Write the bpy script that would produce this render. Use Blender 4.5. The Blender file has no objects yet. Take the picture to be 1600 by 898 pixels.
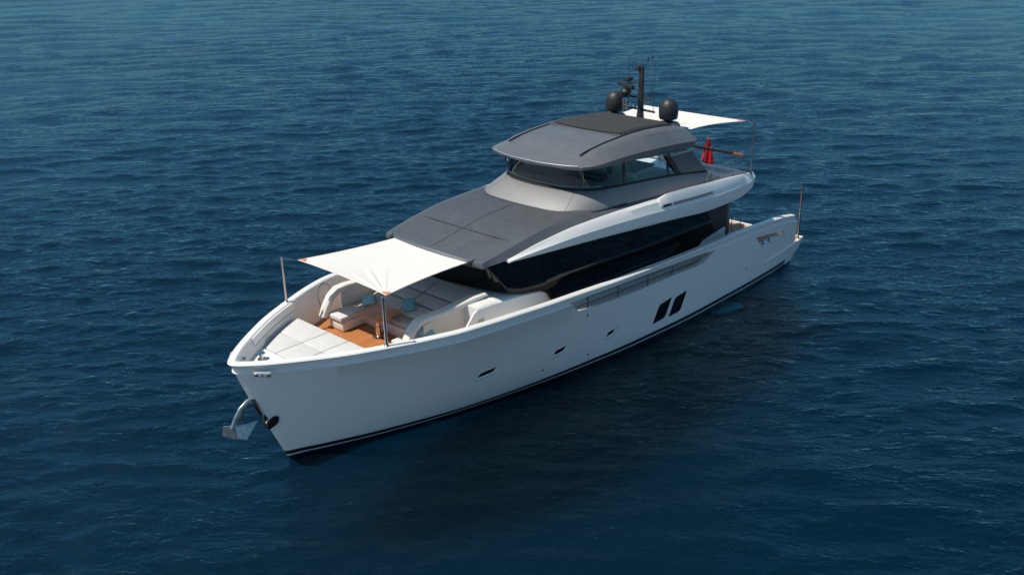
import bpy, bmesh, math, random
import numpy as np
from mathutils import Vector, Matrix
rad = math.radians
S = bpy.context.scene
COL = S.collection

# ------------------------------------------------------------------ camera, sky, sun
cam_d = bpy.data.cameras.new('camera'); cam = bpy.data.objects.new('camera', cam_d); COL.objects.link(cam)
cam_d.sensor_width = 36; cam_d.lens = 36*1533.4/1600; cam_d.clip_start = .5; cam_d.clip_end = 20000
yaw, pitch, roll = -2.375953, 0.388515, -0.0248935
f = Vector((math.cos(yaw)*math.cos(pitch), math.sin(yaw)*math.cos(pitch), -math.sin(pitch)))
r = f.cross(Vector((0, 0, 1))).normalized(); u = r.cross(f)
c_, s_ = math.cos(roll), math.sin(roll)
r2 = c_*r+s_*u; u2 = -s_*r+c_*u
mw = Matrix((( r2.x, u2.x, -f.x, 38.77039), (r2.y, u2.y, -f.y, 22.50141), (r2.z, u2.z, -f.z, 15.74282), (0, 0, 0, 1)))
cam.matrix_world = mw
S.camera = cam

SUN = Vector((.48, -.25, 1)).normalized()
W = bpy.data.worlds.new('World'); S.world = W; W.use_nodes = True
nt = W.node_tree; bg = nt.nodes['Background']
sky = nt.nodes.new('ShaderNodeTexSky'); sky.sky_type = 'NISHITA'; sky.sun_disc = False
sky.sun_elevation = math.asin(SUN.z); sky.sun_rotation = math.atan2(SUN.x, SUN.y)
sky.air_density = 1.0; sky.dust_density = .3; sky.ozone_density = 1.4
tint = nt.nodes.new('ShaderNodeVectorMath'); tint.operation = 'MULTIPLY'
wc = nt.nodes.new('ShaderNodeTexCoord'); ws = nt.nodes.new('ShaderNodeSeparateXYZ'); nt.links.new(wc.outputs['Generated'], ws.inputs[0])
wr = nt.nodes.new('ShaderNodeValToRGB'); nt.links.new(ws.outputs[2], wr.inputs[0])     # clear blue all the way down to the horizon
wr.color_ramp.elements[0].position = 0; wr.color_ramp.elements[0].color = (.24, .575, .90, 1)
wr.color_ramp.elements[1].position = .75; wr.color_ramp.elements[1].color = (1.02, 1.18, .96, 1)
e_ = wr.color_ramp.elements.new(.30); e_.color = (.44, .84, 1.02, 1)
nt.links.new(wr.outputs[0], tint.inputs[1])
nt.links.new(sky.outputs[0], tint.inputs[0]); nt.links.new(tint.outputs[0], bg.inputs[0]); bg.inputs[1].default_value = .095
sd = bpy.data.lights.new('sun', 'SUN'); sun = bpy.data.objects.new('sun', sd); COL.objects.link(sun)
sd.energy = 5.0; sd.angle = rad(.53); sd.color = (1, .93, .83)
sun.rotation_euler = SUN.to_track_quat('Z', 'Y').to_euler(); sun.location = (0, 0, 60)
S.view_settings.view_transform = 'Standard'; S.view_settings.look = 'None'
S.view_settings.exposure = 0; S.view_settings.gamma = 1
try: S.view_settings.use_curve_mapping = False
except Exception: pass
S.render.engine = 'CYCLES'
S.cycles.max_bounces = 10; S.cycles.transparent_max_bounces = 12

# ------------------------------------------------------------------ materials
def mat(name, col, rough=.5, metal=0, spec=.5, coat=0, noise=0, nscale=8, bump=0, bscale=60, coatr=.05):
    m = bpy.data.materials.new(name); m.use_nodes = True
    n = m.node_tree.nodes; l = m.node_tree.links; b = n['Principled BSDF']
    b.inputs['Base Color'].default_value = (*col, 1); b.inputs['Roughness'].default_value = rough
    b.inputs['Metallic'].default_value = metal; b.inputs['Specular IOR Level'].default_value = spec
    b.inputs['Coat Weight'].default_value = coat; b.inputs['Coat Roughness'].default_value = coatr
    tc = n.new('ShaderNodeTexCoord')
    if noise:
        t = n.new('ShaderNodeTexNoise'); t.inputs['Scale'].default_value = nscale; t.inputs['Detail'].default_value = 6
        l.new(tc.outputs['Object'], t.inputs['Vector'])
        mr = n.new('ShaderNodeMapRange'); mr.inputs[1].default_value = .3; mr.inputs[2].default_value = .7
        mr.inputs[3].default_value = 1-noise; mr.inputs[4].default_value = 1+noise
        l.new(t.outputs[0], mr.inputs[0])
        vm = n.new('ShaderNodeVectorMath'); vm.operation = 'SCALE'; vm.inputs[0].default_value = col
        l.new(mr.outputs[0], vm.inputs['Scale']); l.new(vm.outputs[0], b.inputs['Base Color'])
        mr2 = n.new('ShaderNodeMapRange'); mr2.inputs[3].default_value = max(0, rough-.06); mr2.inputs[4].default_value = rough+.06
        l.new(t.outputs[0], mr2.inputs[0]); l.new(mr2.outputs[0], b.inputs['Roughness'])
    if bump:
        t = n.new('ShaderNodeTexNoise'); t.inputs['Scale'].default_value = bscale; t.inputs['Detail'].default_value = 4
        l.new(tc.outputs['Object'], t.inputs['Vector'])
        bp = n.new('ShaderNodeBump'); bp.inputs['Strength'].default_value = bump; bp.inputs['Distance'].default_value = .02
        l.new(t.outputs[0], bp.inputs['Height']); l.new(bp.outputs[0], b.inputs['Normal'])
    return m
M = {}
M['white'] = mat('white_gelcoat', (.80, .785, .76), .32, coat=.5, noise=.015, nscale=1.2)
M['cream'] = mat('cream_gelcoat', (.70, .66, .60), .45, noise=.03, nscale=2)
M['grey'] = mat('grey_metallic_paint', (.115, .125, .14), .45, metal=.4, coat=.2, coatr=.25, noise=.06, nscale=2.5, bump=.12, bscale=160)
M['silver'] = mat('silver_metallic_paint', (.23, .23, .235), .62, metal=.4, coat=.1, coatr=.5, noise=.04, nscale=3)  # the wheelhouse base's own silver paint
M['grey_top'] = mat('light_grey_metallic_paint', (.19, .195, .205), .45, metal=.5, coat=.25, coatr=.3, noise=.05, nscale=2.5, bump=.1, bscale=160)
M['nonskid'] = mat('grey_non_skid_deck', (.082, .09, .102), .46, metal=.25, noise=.10, nscale=3.5, bump=.5, bscale=220)
M['dash'] = mat('dark_grey_dashboard', (.30, .30, .29), .6, noise=.15)
M['black'] = mat('black_paint', (.012, .012, .014), .35, noise=.2, nscale=3)
M['mast'] = mat('matt_black_paint', (.018, .019, .021), .5, noise=.25, nscale=9, bump=.1)
M['rubber'] = mat('black_rubber', (.01, .01, .01), .7)
M['fabric_black'] = mat('black_canvas', (.028, .03, .033), .85, noise=.2, nscale=6, bump=.6, bscale=14)
M['dark_glass'] = mat('dark_glass', (.004, .005, .006), .03, spec=.32)
M['cushion'] = mat('grey_fabric', (.47, .46, .45), .9, noise=.05, nscale=5, bump=.25, bscale=120)
M['cushion_light'] = mat('light_grey_fabric', (.56, .56, .56), .9, noise=.04, nscale=4, bump=.25, bscale=90)
M['teal'] = mat('teal_fabric', (.12, .33, .37), .9, noise=.1, nscale=9, bump=.5, bscale=25)
M['aqua'] = mat('aqua_fabric', (.24, .47, .52), .9, noise=.08, nscale=9, bump=.5, bscale=25)
M['steel'] = mat('polished_steel', (.62, .60, .58), .12, metal=1, noise=.08, nscale=12)
M['satin'] = mat('satin_steel', (.75, .74, .72), .38, metal=.7)
M['steel_dull'] = mat('brushed_steel', (.42, .42, .42), .3, metal=1, noise=.15, nscale=12)
M['anchor'] = mat('galvanised_anchor_steel', (.40, .41, .42), .28, metal=.85, noise=.2, nscale=6)
M['salmon'] = mat('salmon_leather_patch', (.62, .22, .13), .7, noise=.1)
M['cherry'] = mat('varnished_wood_rail', (.24, .085, .035), .3, coat=.6, noise=.2, nscale=14)
M['red'] = mat('red_bunting', (.80, .03, .03), .85, noise=.15, nscale=9, bump=.3, bscale=20)
M['skin_tan'] = mat('tan_leather', (.45, .20, .10), .6)
M['antifoul'] = mat('underwater_paint', (.015, .016, .02), .5)

def sail_mat():
    m = bpy.data.materials.new('white_sailcloth'); m.use_nodes = True
    n = m.node_tree.nodes; l = m.node_tree.links; b = n['Principled BSDF']
    b.inputs['Base Color'].default_value = (.74, .72, .69, 1); b.inputs['Roughness'].default_value = .85
    b.inputs['Specular IOR Level'].default_value = .15
    tr = n.new('ShaderNodeBsdfTranslucent'); tr.inputs[0].default_value = (.8, .74, .66, 1)
    mx = n.new('ShaderNodeMixShader'); mx.inputs[0].default_value = .10
    l.new(b.outputs[0], mx.inputs[1]); l.new(tr.outputs[0], mx.inputs[2])
    l.new(mx.outputs[0], n['Material Output'].inputs[0])
    tc = n.new('ShaderNodeTexCoord'); t = n.new('ShaderNodeTexNoise'); t.inputs['Scale'].default_value = 1.1; t.inputs['Detail'].default_value = 5
    l.new(tc.outputs['Object'], t.inputs['Vector'])
    bp = n.new('ShaderNodeBump'); bp.inputs['Strength'].default_value = .25; bp.inputs['Distance'].default_value = .08
    l.new(t.outputs[0], bp.inputs['Height']); l.new(bp.outputs[0], b.inputs['Normal'])
    return m
M['sail'] = sail_mat()

def teak_mat(name, c1, c2, along=0, plank=.06):
    """planks along X (0) or Y (1) with dark caulking lines"""
    m = bpy.data.materials.new(name); m.use_nodes = True
    n = m.node_tree.nodes; l = m.node_tree.links; b = n['Principled BSDF']
    tc = n.new('ShaderNodeTexCoord'); sp = n.new('ShaderNodeSeparateXYZ'); l.new(tc.outputs['Object'], sp.inputs[0])
    cross = sp.outputs[1-along]
    d = n.new('ShaderNodeMath'); d.operation = 'DIVIDE'; l.new(cross, d.inputs[0]); d.inputs[1].default_value = plank
    fr = n.new('ShaderNodeMath'); fr.operation = 'FRACT'; l.new(d.outputs[0], fr.inputs[0])
    lt = n.new('ShaderNodeMath'); lt.operation = 'LESS_THAN'; l.new(fr.outputs[0], lt.inputs[0]); lt.inputs[1].default_value = .12
    fl = n.new('ShaderNodeMath'); fl.operation = 'FLOOR'; l.new(d.outputs[0], fl.inputs[0])
    wn = n.new('ShaderNodeTexWhiteNoise'); wn.noise_dimensions = '1D'; l.new(fl.outputs[0], wn.inputs['W'])
    mp = n.new('ShaderNodeMapping'); sc = [3, 3, 3]; sc[1-along] = 45; mp.inputs['Scale'].default_value = sc
    l.new(tc.outputs['Object'], mp.inputs[0])
    ns = n.new('ShaderNodeTexNoise'); ns.inputs['Scale'].default_value = 1.0; ns.inputs['Detail'].default_value = 6; l.new(mp.outputs[0], ns.inputs['Vector'])
    ad = n.new('ShaderNodeMath'); ad.operation = 'ADD'; l.new(wn.outputs[0], ad.inputs[0]); l.new(ns.outputs[0], ad.inputs[1])
    hf = n.new('ShaderNodeMath'); hf.operation = 'MULTIPLY'; l.new(ad.outputs[0], hf.inputs[0]); hf.inputs[1].default_value = .55
    mx = n.new('ShaderNodeMix'); mx.data_type = 'RGBA'; mx.inputs[6].default_value = (*c1, 1); mx.inputs[7].default_value = (*c2, 1)
    l.new(hf.outputs[0], mx.inputs[0])
    mx2 = n.new('ShaderNodeMix'); mx2.data_type = 'RGBA'; mx2.inputs[7].default_value = (.03, .015, .008, 1)
    l.new(lt.outputs[0], mx2.inputs[0]); l.new(mx.outputs[2], mx2.inputs[6])
    l.new(mx2.outputs[2], b.inputs['Base Color']); b.inputs['Roughness'].default_value = .5
    return m
M['teak'] = teak_mat('teak_planking', (.36, .125, .035), (.52, .22, .075))
M['teak_table'] = mat('teak_table_top', (.52, .22, .085), .4, coat=.2, noise=.22, nscale=4)

def hull_mat():
    m = bpy.data.materials.new('hull_gelcoat_with_boot_stripes'); m.use_nodes = True
    n = m.node_tree.nodes; l = m.node_tree.links; b = n['Principled BSDF']
    tc = n.new('ShaderNodeTexCoord'); sp = n.new('ShaderNodeSeparateXYZ'); l.new(tc.outputs['Object'], sp.inputs[0])
    cr = n.new('ShaderNodeValToRGB'); cr.color_ramp.interpolation = 'CONSTANT'
    mr = n.new('ShaderNodeMapRange'); mr.inputs[1].default_value = -.5; mr.inputs[2].default_value = .5
    l.new(sp.outputs[2], mr.inputs[0]); l.new(mr.outputs[0], cr.inputs[0])
    e = cr.color_ramp.elements
    e[0].position = 0; e[0].color = (.012, .012, .016, 1)
    e[1].position = .5+.14; e[1].color = (.62, .62, .62, 1)
    a = e.new(.5+.185); a.color = (.008, .008, .010, 1)
    a = e.new(.5+.33); a.color = (.75, .75, .73, 1)
    t = n.new('ShaderNodeTexNoise'); t.inputs['Scale'].default_value = .7; t.inputs['Detail'].default_value = 5
    l.new(tc.outputs['Object'], t.inputs['Vector'])
    m2 = n.new('ShaderNodeMapRange'); m2.inputs[3].default_value = .97; m2.inputs[4].default_value = 1.02; l.new(t.outputs[0], m2.inputs[0])
    # stripes stop short of the transom
    vm = n.new('ShaderNodeVectorMath'); vm.operation = 'SCALE'
    lt = n.new('ShaderNodeMath'); lt.operation = 'LESS_THAN'; l.new(sp.outputs[0], lt.inputs[0]); lt.inputs[1].default_value = 1.55
    gz = n.new('ShaderNodeMath'); gz.operation = 'GREATER_THAN'; l.new(sp.outputs[2], gz.inputs[0]); gz.inputs[1].default_value = .06
    an = n.new('ShaderNodeMath'); an.operation = 'MULTIPLY'; l.new(lt.outputs[0], an.inputs[0]); l.new(gz.outputs[0], an.inputs[1])
    mx = n.new('ShaderNodeMix'); mx.data_type = 'RGBA'; mx.inputs[7].default_value = (.75, .75, .73, 1)
    l.new(an.outputs[0], mx.inputs[0]); l.new(cr.outputs[0], mx.inputs[6])
    l.new(mx.outputs[2], vm.inputs[0]); l.new(m2.outputs[0], vm.inputs['Scale'])
    l.new(vm.outputs[0], b.inputs['Base Color'])
    b.inputs['Roughness'].default_value = .3; b.inputs['Coat Weight'].default_value = .5; b.inputs['Coat Roughness'].default_value = .04
    return m
M['hull'] = hull_mat()

def tinted_glass():
    m = bpy.data.materials.new('tinted_glass'); m.use_nodes = True
    n = m.node_tree.nodes; l = m.node_tree.links; n.remove(n['Principled BSDF'])
    t = n.new('ShaderNodeBsdfTransparent'); t.inputs[0].default_value = (.74, .90, .92, 1)
    g = n.new('ShaderNodeBsdfGlossy'); g.inputs['Roughness'].default_value = .02; g.inputs[0].default_value = (1, 1, 1, 1)
    fr = n.new('ShaderNodeFresnel'); fr.inputs[0].default_value = 1.5
    mx = n.new('ShaderNodeMixShader'); l.new(fr.outputs[0], mx.inputs[0]); l.new(t.outputs[0], mx.inputs[1]); l.new(g.outputs[0], mx.inputs[2])
    l.new(mx.outputs[0], n['Material Output'].inputs[0])
    return m
M['glass'] = tinted_glass()

def mesh_fabric(name, col, scale):
    """woven safety net: alpha grid"""
    m = bpy.data.materials.new(name); m.use_nodes = True
    n = m.node_tree.nodes; l = m.node_tree.links; b = n['Principled BSDF']
    b.inputs['Base Color'].default_value = (*col, 1); b.inputs['Roughness'].default_value = .7
    tc = n.new('ShaderNodeTexCoord'); sp = n.new('ShaderNodeSeparateXYZ'); l.new(tc.outputs['Object'], sp.inputs[0])
    outs = []
    for o in (0, 2):
        d = n.new('ShaderNodeMath'); d.operation = 'MULTIPLY'; l.new(sp.outputs[o], d.inputs[0]); d.inputs[1].default_value = scale
        fr = n.new('ShaderNodeMath'); fr.operation = 'FRACT'; l.new(d.outputs[0], fr.inputs[0])
        lt = n.new('ShaderNodeMath'); lt.operation = 'LESS_THAN'; l.new(fr.outputs[0], lt.inputs[0]); lt.inputs[1].default_value = .13
        outs.append(lt)
    mx = n.new('ShaderNodeMath'); mx.operation = 'MAXIMUM'; l.new(outs[0].outputs[0], mx.inputs[0]); l.new(outs[1].outputs[0], mx.inputs[1])
    l.new(mx.outputs[0], b.inputs['Alpha'])
    return m
M['net'] = mesh_fabric('grey_safety_net', (.5, .5, .5), 22)

# ------------------------------------------------------------------ helpers
def pchip(xs, ys):
    xs = np.array(xs, float); ys = np.array(ys, float)
    if xs[0] > xs[-1]: xs = xs[::-1]; ys = ys[::-1]
    h = np.diff(xs); d = np.diff(ys)/h; m = np.zeros(len(xs)); m[0] = d[0]; m[-1] = d[-1]
    for i in range(1, len(xs)-1):
        if d[i-1]*d[i] > 0:
            w1 = 2*h[i]+h[i-1]; w2 = h[i]+2*h[i-1]; m[i] = (w1+w2)/(w1/d[i-1]+w2/d[i])
    def fn(x):
        x = min(max(x, xs[0]), xs[-1]); i = min(max(int(np.searchsorted(xs, x))-1, 0), len(h)-1)
        t = (x-xs[i])/h[i]
        return float((2*t**3-3*t**2+1)*ys[i]+(t**3-2*t**2+t)*h[i]*m[i]+(-2*t**3+3*t**2)*ys[i+1]+(t**3-t**2)*h[i]*m[i+1])
    return fn
def K(*p): return pchip([a for a, _ in p], [b for _, b in p])

def meta(o, label=None, cat=None, group=None, kind=None):
    if label: o['label'] = label
    if cat: o['category'] = cat
    if group: o['group'] = group
    if kind: o['kind'] = kind
    return o
def mkobj(name, me, m=None, parent=None):
    o = bpy.data.objects.new(name, me); COL.objects.link(o)
    if m is not None and len(me.materials) == 0: me.materials.append(M[m] if isinstance(m, str) else m)
    if parent is not None: o.parent = parent; o.matrix_parent_inverse = parent.matrix_world.inverted()
    return o
def empty(name, loc, label, cat, group=None, rz=0):
    o = bpy.data.objects.new(name, None); COL.objects.link(o); o.location = loc; o.rotation_euler = (0, 0, rz)
    o.matrix_world = Matrix.Translation(Vector(loc)) @ Matrix.Rotation(rz, 4, 'Z')
    o.empty_display_size = .3
    return meta(o, label, cat, group)

class MB:
    def __init__(s): s.bm = bmesh.new()
    def poly(s, pts):
        vs = [s.bm.verts.new(p) for p in pts]
        return s.bm.faces.new(vs)
    def box(s, c, d, rot=None, bev=0, seg=2):
        b = bmesh.new(); bmesh.ops.create_cube(b, size=1)
        bmesh.ops.scale(b, vec=d, verts=b.verts)
        if bev: bmesh.ops.bevel(b, geom=b.edges[:]+b.verts[:], offset=bev, segments=seg, profile=.5, affect='EDGES')
        if rot is not None: bmesh.ops.transform(b, matrix=rot.to_4x4(), verts=b.verts)
        bmesh.ops.translate(b, vec=c, verts=b.verts); s.merge(b)
    def merge(s, b):
        t = bpy.data.meshes.new('t'); b.to_mesh(t); b.free(); s.bm.from_mesh(t); bpy.data.meshes.remove(t)
    def tube(s, pts, r, n=10, caps=True):
        pts = [Vector(p) for p in pts]; rr = r if isinstance(r, (list, tuple)) else [r]*len(pts)
        rings = []; up = None
        for i, p in enumerate(pts):
            t = (pts[min(i+1, len(pts)-1)]-pts[max(i-1, 0)]).normalized()
            if up is None: up = Vector((0, 0, 1)) if abs(t.z) < .9 else Vector((1, 0, 0))
            a = t.cross(up).normalized(); b = a.cross(t).normalized(); up = b
            rings.append([s.bm.verts.new(p+rr[i]*(math.cos(2*math.pi*k/n)*a+math.sin(2*math.pi*k/n)*b)) for k in range(n)])
        for i in range(len(rings)-1):
            for k in range(n):
                s.bm.faces.new((rings[i][k], rings[i][(k+1) % n], rings[i+1][(k+1) % n], rings[i+1][k]))
        if caps: s.bm.faces.new(rings[0][::-1]); s.bm.faces.new(rings[-1])
    def lathe(s, prof, c=(0, 0, 0), n=32, rot=None):
        b = bmesh.new(); rings = []
        for (r_, z_) in prof:
            rings.append([b.verts.new((r_*math.cos(2*math.pi*k/n), r_*math.sin(2*math.pi*k/n), z_)) for k in range(n)])
        for i in range(len(rings)-1):
            for k in range(n): b.faces.new((rings[i][k], rings[i][(k+1) % n], rings[i+1][(k+1) % n], rings[i+1][k]))
        b.faces.new(rings[0][::-1]); b.faces.new(rings[-1])
        bmesh.ops.remove_doubles(b, verts=b.verts, dist=1e-5)
        if rot is not None: bmesh.ops.transform(b, matrix=rot.to_4x4(), verts=b.verts)
        bmesh.ops.translate(b, vec=c, verts=b.verts); s.merge(b)
    def loft(s, rows, closed=False, cap=False, wrap=False):
        """rows of equal length; closed: each row is a ring"""
        V_ = [[s.bm.verts.new(p) for p in row] for row in rows]
        n = len(V_[0]); R_ = len(V_)
        for i in range(R_ if wrap else R_-1):
            for k in range(n if closed else n-1):
                a = (V_[i][k], V_[i][(k+1) % n], V_[(i+1) % R_][(k+1) % n], V_[(i+1) % R_][k])
                try: s.bm.faces.new(a)
                except ValueError: pass
        if cap:
            s.bm.faces.new(V_[0][::-1]); s.bm.faces.new(V_[-1])
    def prism(s, pts, axis, a, b, bev=0):
        """2D polygon extruded along axis from a to b. pts are the other two coords in xyz order"""
        def P(p, v):
            q = list(p); q.insert('xyz'.index(axis), v); return q
        bb = bmesh.new()
        v0 = [bb.verts.new(P(p, a)) for p in pts]; v1 = [bb.verts.new(P(p, b)) for p in pts]
        bb.faces.new(v0[::-1]); bb.faces.new(v1)
        for i in range(len(pts)): bb.faces.new((v0[i], v0[(i+1) % len(pts)], v1[(i+1) % len(pts)], v1[i]))
        bmesh.ops.recalc_face_normals(bb, faces=bb.faces)
        if bev: bmesh.ops.bevel(bb, geom=bb.edges[:], offset=bev, segments=3, profile=.5, affect='EDGES')
        s.merge(bb)
    def mesh(s, name, smooth=35, clean=0, recalc=True):
        if clean:
            bmesh.ops.remove_doubles(s.bm, verts=s.bm.verts, dist=clean)
            bmesh.ops.dissolve_degenerate(s.bm, edges=s.bm.edges, dist=clean)
        if recalc: bmesh.ops.recalc_face_normals(s.bm, faces=s.bm.faces)
        me = bpy.data.meshes.new(name); s.bm.to_mesh(me); s.bm.free()
        if smooth:
            me.shade_smooth(); me.set_sharp_from_angle(angle=rad(smooth))
        return me
    def build(s, name, m, parent=None, smooth=35, clean=0, recalc=True):
        return mkobj(name, s.mesh(name, smooth, clean, recalc), m, parent)

def boolean(o, cutters):
    for c in cutters:
        md = o.modifiers.new('b', 'BOOLEAN'); md.operation = 'DIFFERENCE'; md.solver = 'EXACT'; md.object = c
    dg = bpy.context.evaluated_depsgraph_get(); dg.update()
    me = bpy.data.meshes.new_from_object(o.evaluated_get(dg))
    o.modifiers.clear(); old = o.data; o.data = me; bpy.data.meshes.remove(old)
    for c in cutters: bpy.data.objects.remove(c, do_unlink=True)
    me.shade_smooth(); me.set_sharp_from_angle(angle=rad(30))
def seam(pts, name='roof_seam', w=.007, m='mast', par=None):
    q = MB(); q.tube(pts, w, 6); return q.build(name, m, par or yacht)
def solidify(o, t, offset=-1):
    md = o.modifiers.new('thickness', 'SOLIDIFY'); md.thickness = t; md.offset = offset
def bevel(o, w, seg=2, ang=35):
    md = o.modifiers.new('bevel', 'BEVEL'); md.width = w; md.segments = seg; md.limit_method = 'ANGLE'; md.angle_limit = rad(ang)
    md.harden_normals = False

# ------------------------------------------------------------------ sea
def waves(X, Y, sp, seed=4):
    rng = np.random.RandomState(seed); Z = np.zeros_like(X); DX = np.zeros_like(X); DY = np.zeros_like(X)
    n = 110
    for i in range(n):
        lam = .42*(15/.42)**(i/(n-1)); lam *= rng.uniform(.9, 1.1)
        k = 2*math.pi/lam
        spread = .75 if lam < 3 else .5
        th = rad(226)+rng.normal(0, .42 if lam < 2.5 else .5)
        amp = .0047*lam*rng.uniform(.5, 1.3)*(1 if lam < 1.5 else (1.5/lam)**1.0)
        ph = rng.uniform(0, 2*math.pi)
        fade = np.clip((lam/sp-2.6)/2.5, 0, 1)
        a = amp*fade; q = k*(X*math.cos(th)+Y*math.sin(th))+ph
        # slow patchiness breaks up the regularity
        g = 1+.35*np.sin(.11*X*math.cos(i)+.13*Y*math.sin(i)+i*1.7)
        Z += a*g*np.cos(q); DX -= .8*a*g*math.cos(th)*np.sin(q); DY -= .8*a*g*math.sin(th)*np.sin(q)
    return Z, DX, DY
def build_sea():
    N = 1500; s = np.linspace(-1, 1, N); kx = 8.6
    p = np.sinh(kx*s)/np.sinh(kx)*9000
    ext = p + 55*s*(1-s*s)**2
    gx = ext+14; gy = ext-6
    X, Y = np.meshgrid(gx, gy, indexing='ij')
    dx = np.gradient(gx); dy = np.gradient(gy)
    sp = np.maximum(dx[:, None], dy[None, :])+np.zeros_like(X)
    Z, DX, DY = waves(X, Y, sp)
    co = np.stack([X+DX, Y+DY, Z], -1).reshape(-1, 3)
    idx = np.arange(N*N).reshape(N, N)
    F = np.stack([idx[:-1, :-1], idx[1:, :-1], idx[1:, 1:], idx[:-1, 1:]], -1).reshape(-1, 4)
    me = bpy.data.meshes.new('sea')
    me.vertices.add(len(co)); me.vertices.foreach_set('co', co.astype(np.float32).ravel())
    me.loops.add(F.size); me.loops.foreach_set('vertex_index', F.astype(np.int32).ravel())
    me.polygons.add(len(F)); me.polygons.foreach_set('loop_start', np.arange(0, F.size, 4, dtype=np.int32))
    me.update(calc_edges=True); me.shade_smooth()
    m = bpy.data.materials.new('sea_water'); m.use_nodes = True
    n = m.node_tree.nodes; l = m.node_tree.links; n.remove(n['Principled BSDF'])
    tc = n.new('ShaderNodeTexCoord')
    def nz(scale, ang, sx, sy, det, rough=.6, dist=0.):
        rt = n.new('ShaderNodeMapping'); rt.vector_type = 'POINT'; rt.inputs['Rotation'].default_value = (0, 0, -rad(ang)); l.new(tc.outputs['Object'], rt.inputs[0])
        mp = n.new('ShaderNodeMapping'); mp.inputs['Scale'].default_value = (sx, sy, 1); l.new(rt.outputs[0], mp.inputs[0])
        t = n.new('ShaderNodeTexNoise'); t.inputs['Scale'].default_value = scale; t.inputs['Detail'].default_value = det; t.inputs['Roughness'].default_value = rough
        t.inputs['Distortion'].default_value = dist
        l.new(mp.outputs[0], t.inputs['Vector']); return t
    n1 = nz(1.3, 136, .42, 1, 5, .62, .5)       # crests run along 136 deg
    n2 = nz(3.6, 122, .5, 1, 4, .6, .4)
    n3 = nz(.30, 146, .5, 1, 3, .5, .2)
    pw = nz(.028, 150, .5, 1, 3, .55, .6)        # patches of breeze and slicks
    pm = n.new('ShaderNodeMapRange'); pm.inputs[1].default_value = .34; pm.inputs[2].default_value = .66; pm.inputs[3].default_value = .5; pm.inputs[4].default_value = 1.0
    l.new(pw.outputs[0], pm.inputs[0])
    b3 = n.new('ShaderNodeBump'); b3.inputs['Distance'].default_value = .55; b3.inputs['Strength'].default_value = .25; l.new(n3.outputs[0], b3.inputs['Height'])
    b1 = n.new('ShaderNodeBump'); b1.inputs['Distance'].default_value = .17; l.new(pm.outputs[0], b1.inputs['Strength']); l.new(n1.outputs[0], b1.inputs['Height']); l.new(b3.outputs[0], b1.inputs['Normal'])
    b2 = n.new('ShaderNodeBump'); b2.inputs['Distance'].default_value = .08; l.new(pm.outputs[0], b2.inputs['Strength']); l.new(n2.outputs[0], b2.inputs['Height']); l.new(b1.outputs[0], b2.inputs['Normal'])
    gl = n.new('ShaderNodeBsdfGlossy'); gl.inputs['Roughness'].default_value = .022; gl.inputs[0].default_value = (1, 1, 1, 1)
    fr = n.new('ShaderNodeFresnel'); fr.inputs[0].default_value = 1.333
    tr = n.new('ShaderNodeBsdfTransparent'); tr.inputs[0].default_value = (.12, .80, .95, 1)
    df = n.new('ShaderNodeBsdfDiffuse'); df.inputs[0].default_value = (.0001, .011, .020, 1)
    for k in (gl, fr, df): l.new(b2.outputs[0], k.inputs['Normal'])
    body = n.new('ShaderNodeMixShader'); body.inputs[0].default_value = .2
    l.new(tr.outputs[0], body.inputs[1]); l.new(df.outputs[0], body.inputs[2])
    mx = n.new('ShaderNodeMixShader'); l.new(fr.outputs[0], mx.inputs[0]); l.new(body.outputs[0], mx.inputs[1]); l.new(gl.outputs[0], mx.inputs[2])
    l.new(mx.outputs[0], n['Material Output'].inputs[0])
    me.materials.append(m)
    o = bpy.data.objects.new('sea', me); COL.objects.link(o); o['kind'] = 'structure'
    # the light scattered back by the depth: the yacht's shadow sinks into it
    q = bpy.data.meshes.new('deep_water'); Z0 = -3.2
    q.from_pydata([(-9000, -9000, Z0), (9000, -9000, Z0), (9000, 9000, Z0), (-9000, 9000, Z0)], [], [(0, 1, 2, 3)])
    dm = bpy.data.materials.new('deep_water_body'); dm.use_nodes = True; pb = dm.node_tree.nodes['Principled BSDF']
    pb.inputs['Base Color'].default_value = (.0004, .0205, .037, 1); pb.inputs['Roughness'].default_value = 1; pb.inputs['Specular IOR Level'].default_value = 0
    pb.inputs['Subsurface Weight'].default_value = 1; pb.inputs['Subsurface Radius'].default_value = (1, 1, 1); pb.inputs['Subsurface Scale'].default_value = 8; pb.subsurface_method = 'BURLEY'
    q.materials.append(dm); o = bpy.data.objects.new('deep_water', q); COL.objects.link(o); o['kind'] = 'structure'
build_sea()

# ------------------------------------------------------------------ hull lines
XA = -.12
class Row:
    """a hull line: y and z against x, ending at its own stem"""
    def __init__(s, xs, yk, zk):
        s.xs = xs; L = xs-XA
        s.y = pchip([math.sqrt(max(0, (xs-a)/L)) for a, _ in yk], [b for _, b in yk]); s.z = K(*zk) if isinstance(zk, (list, tuple)) else zk
    def at(s, u_):
        L = s.xs-XA; x = XA+u_*L
        return Vector((x, max(0, s.y(math.sqrt(max(0, 1-u_)))), s.z(x)))
    def yx(s, x): return s.y(math.sqrt(max(0, (s.xs-x)/(s.xs-XA)))) if x < s.xs else 0
CAPY = [(XA, 3.45), (1, 3.56), (3, 3.60), (5, 3.61), (10, 3.61), (17, 3.61), (19.2, 3.57), (20.8, 3.42), (21.95, 3.08), (23.11, 2.58), (24.22, 2.03), (25.2, 1.40), (25.89, .90), (26.4, .45), (26.62, .20), (26.7, 0)]
capz = K((XA, 2.2), (1.5, 2.40), (2.16, 2.52), (2.9, 2.61), (4.85, 2.76), (7.4, 2.88), (9.15, 2.94), (11.9, 3.09), (13.85, 3.20), (15.7, 3.35), (17.4, 3.48), (19.2, 3.63), (20.8, 3.72), (22, 3.74), (26.7, 3.74))
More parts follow.
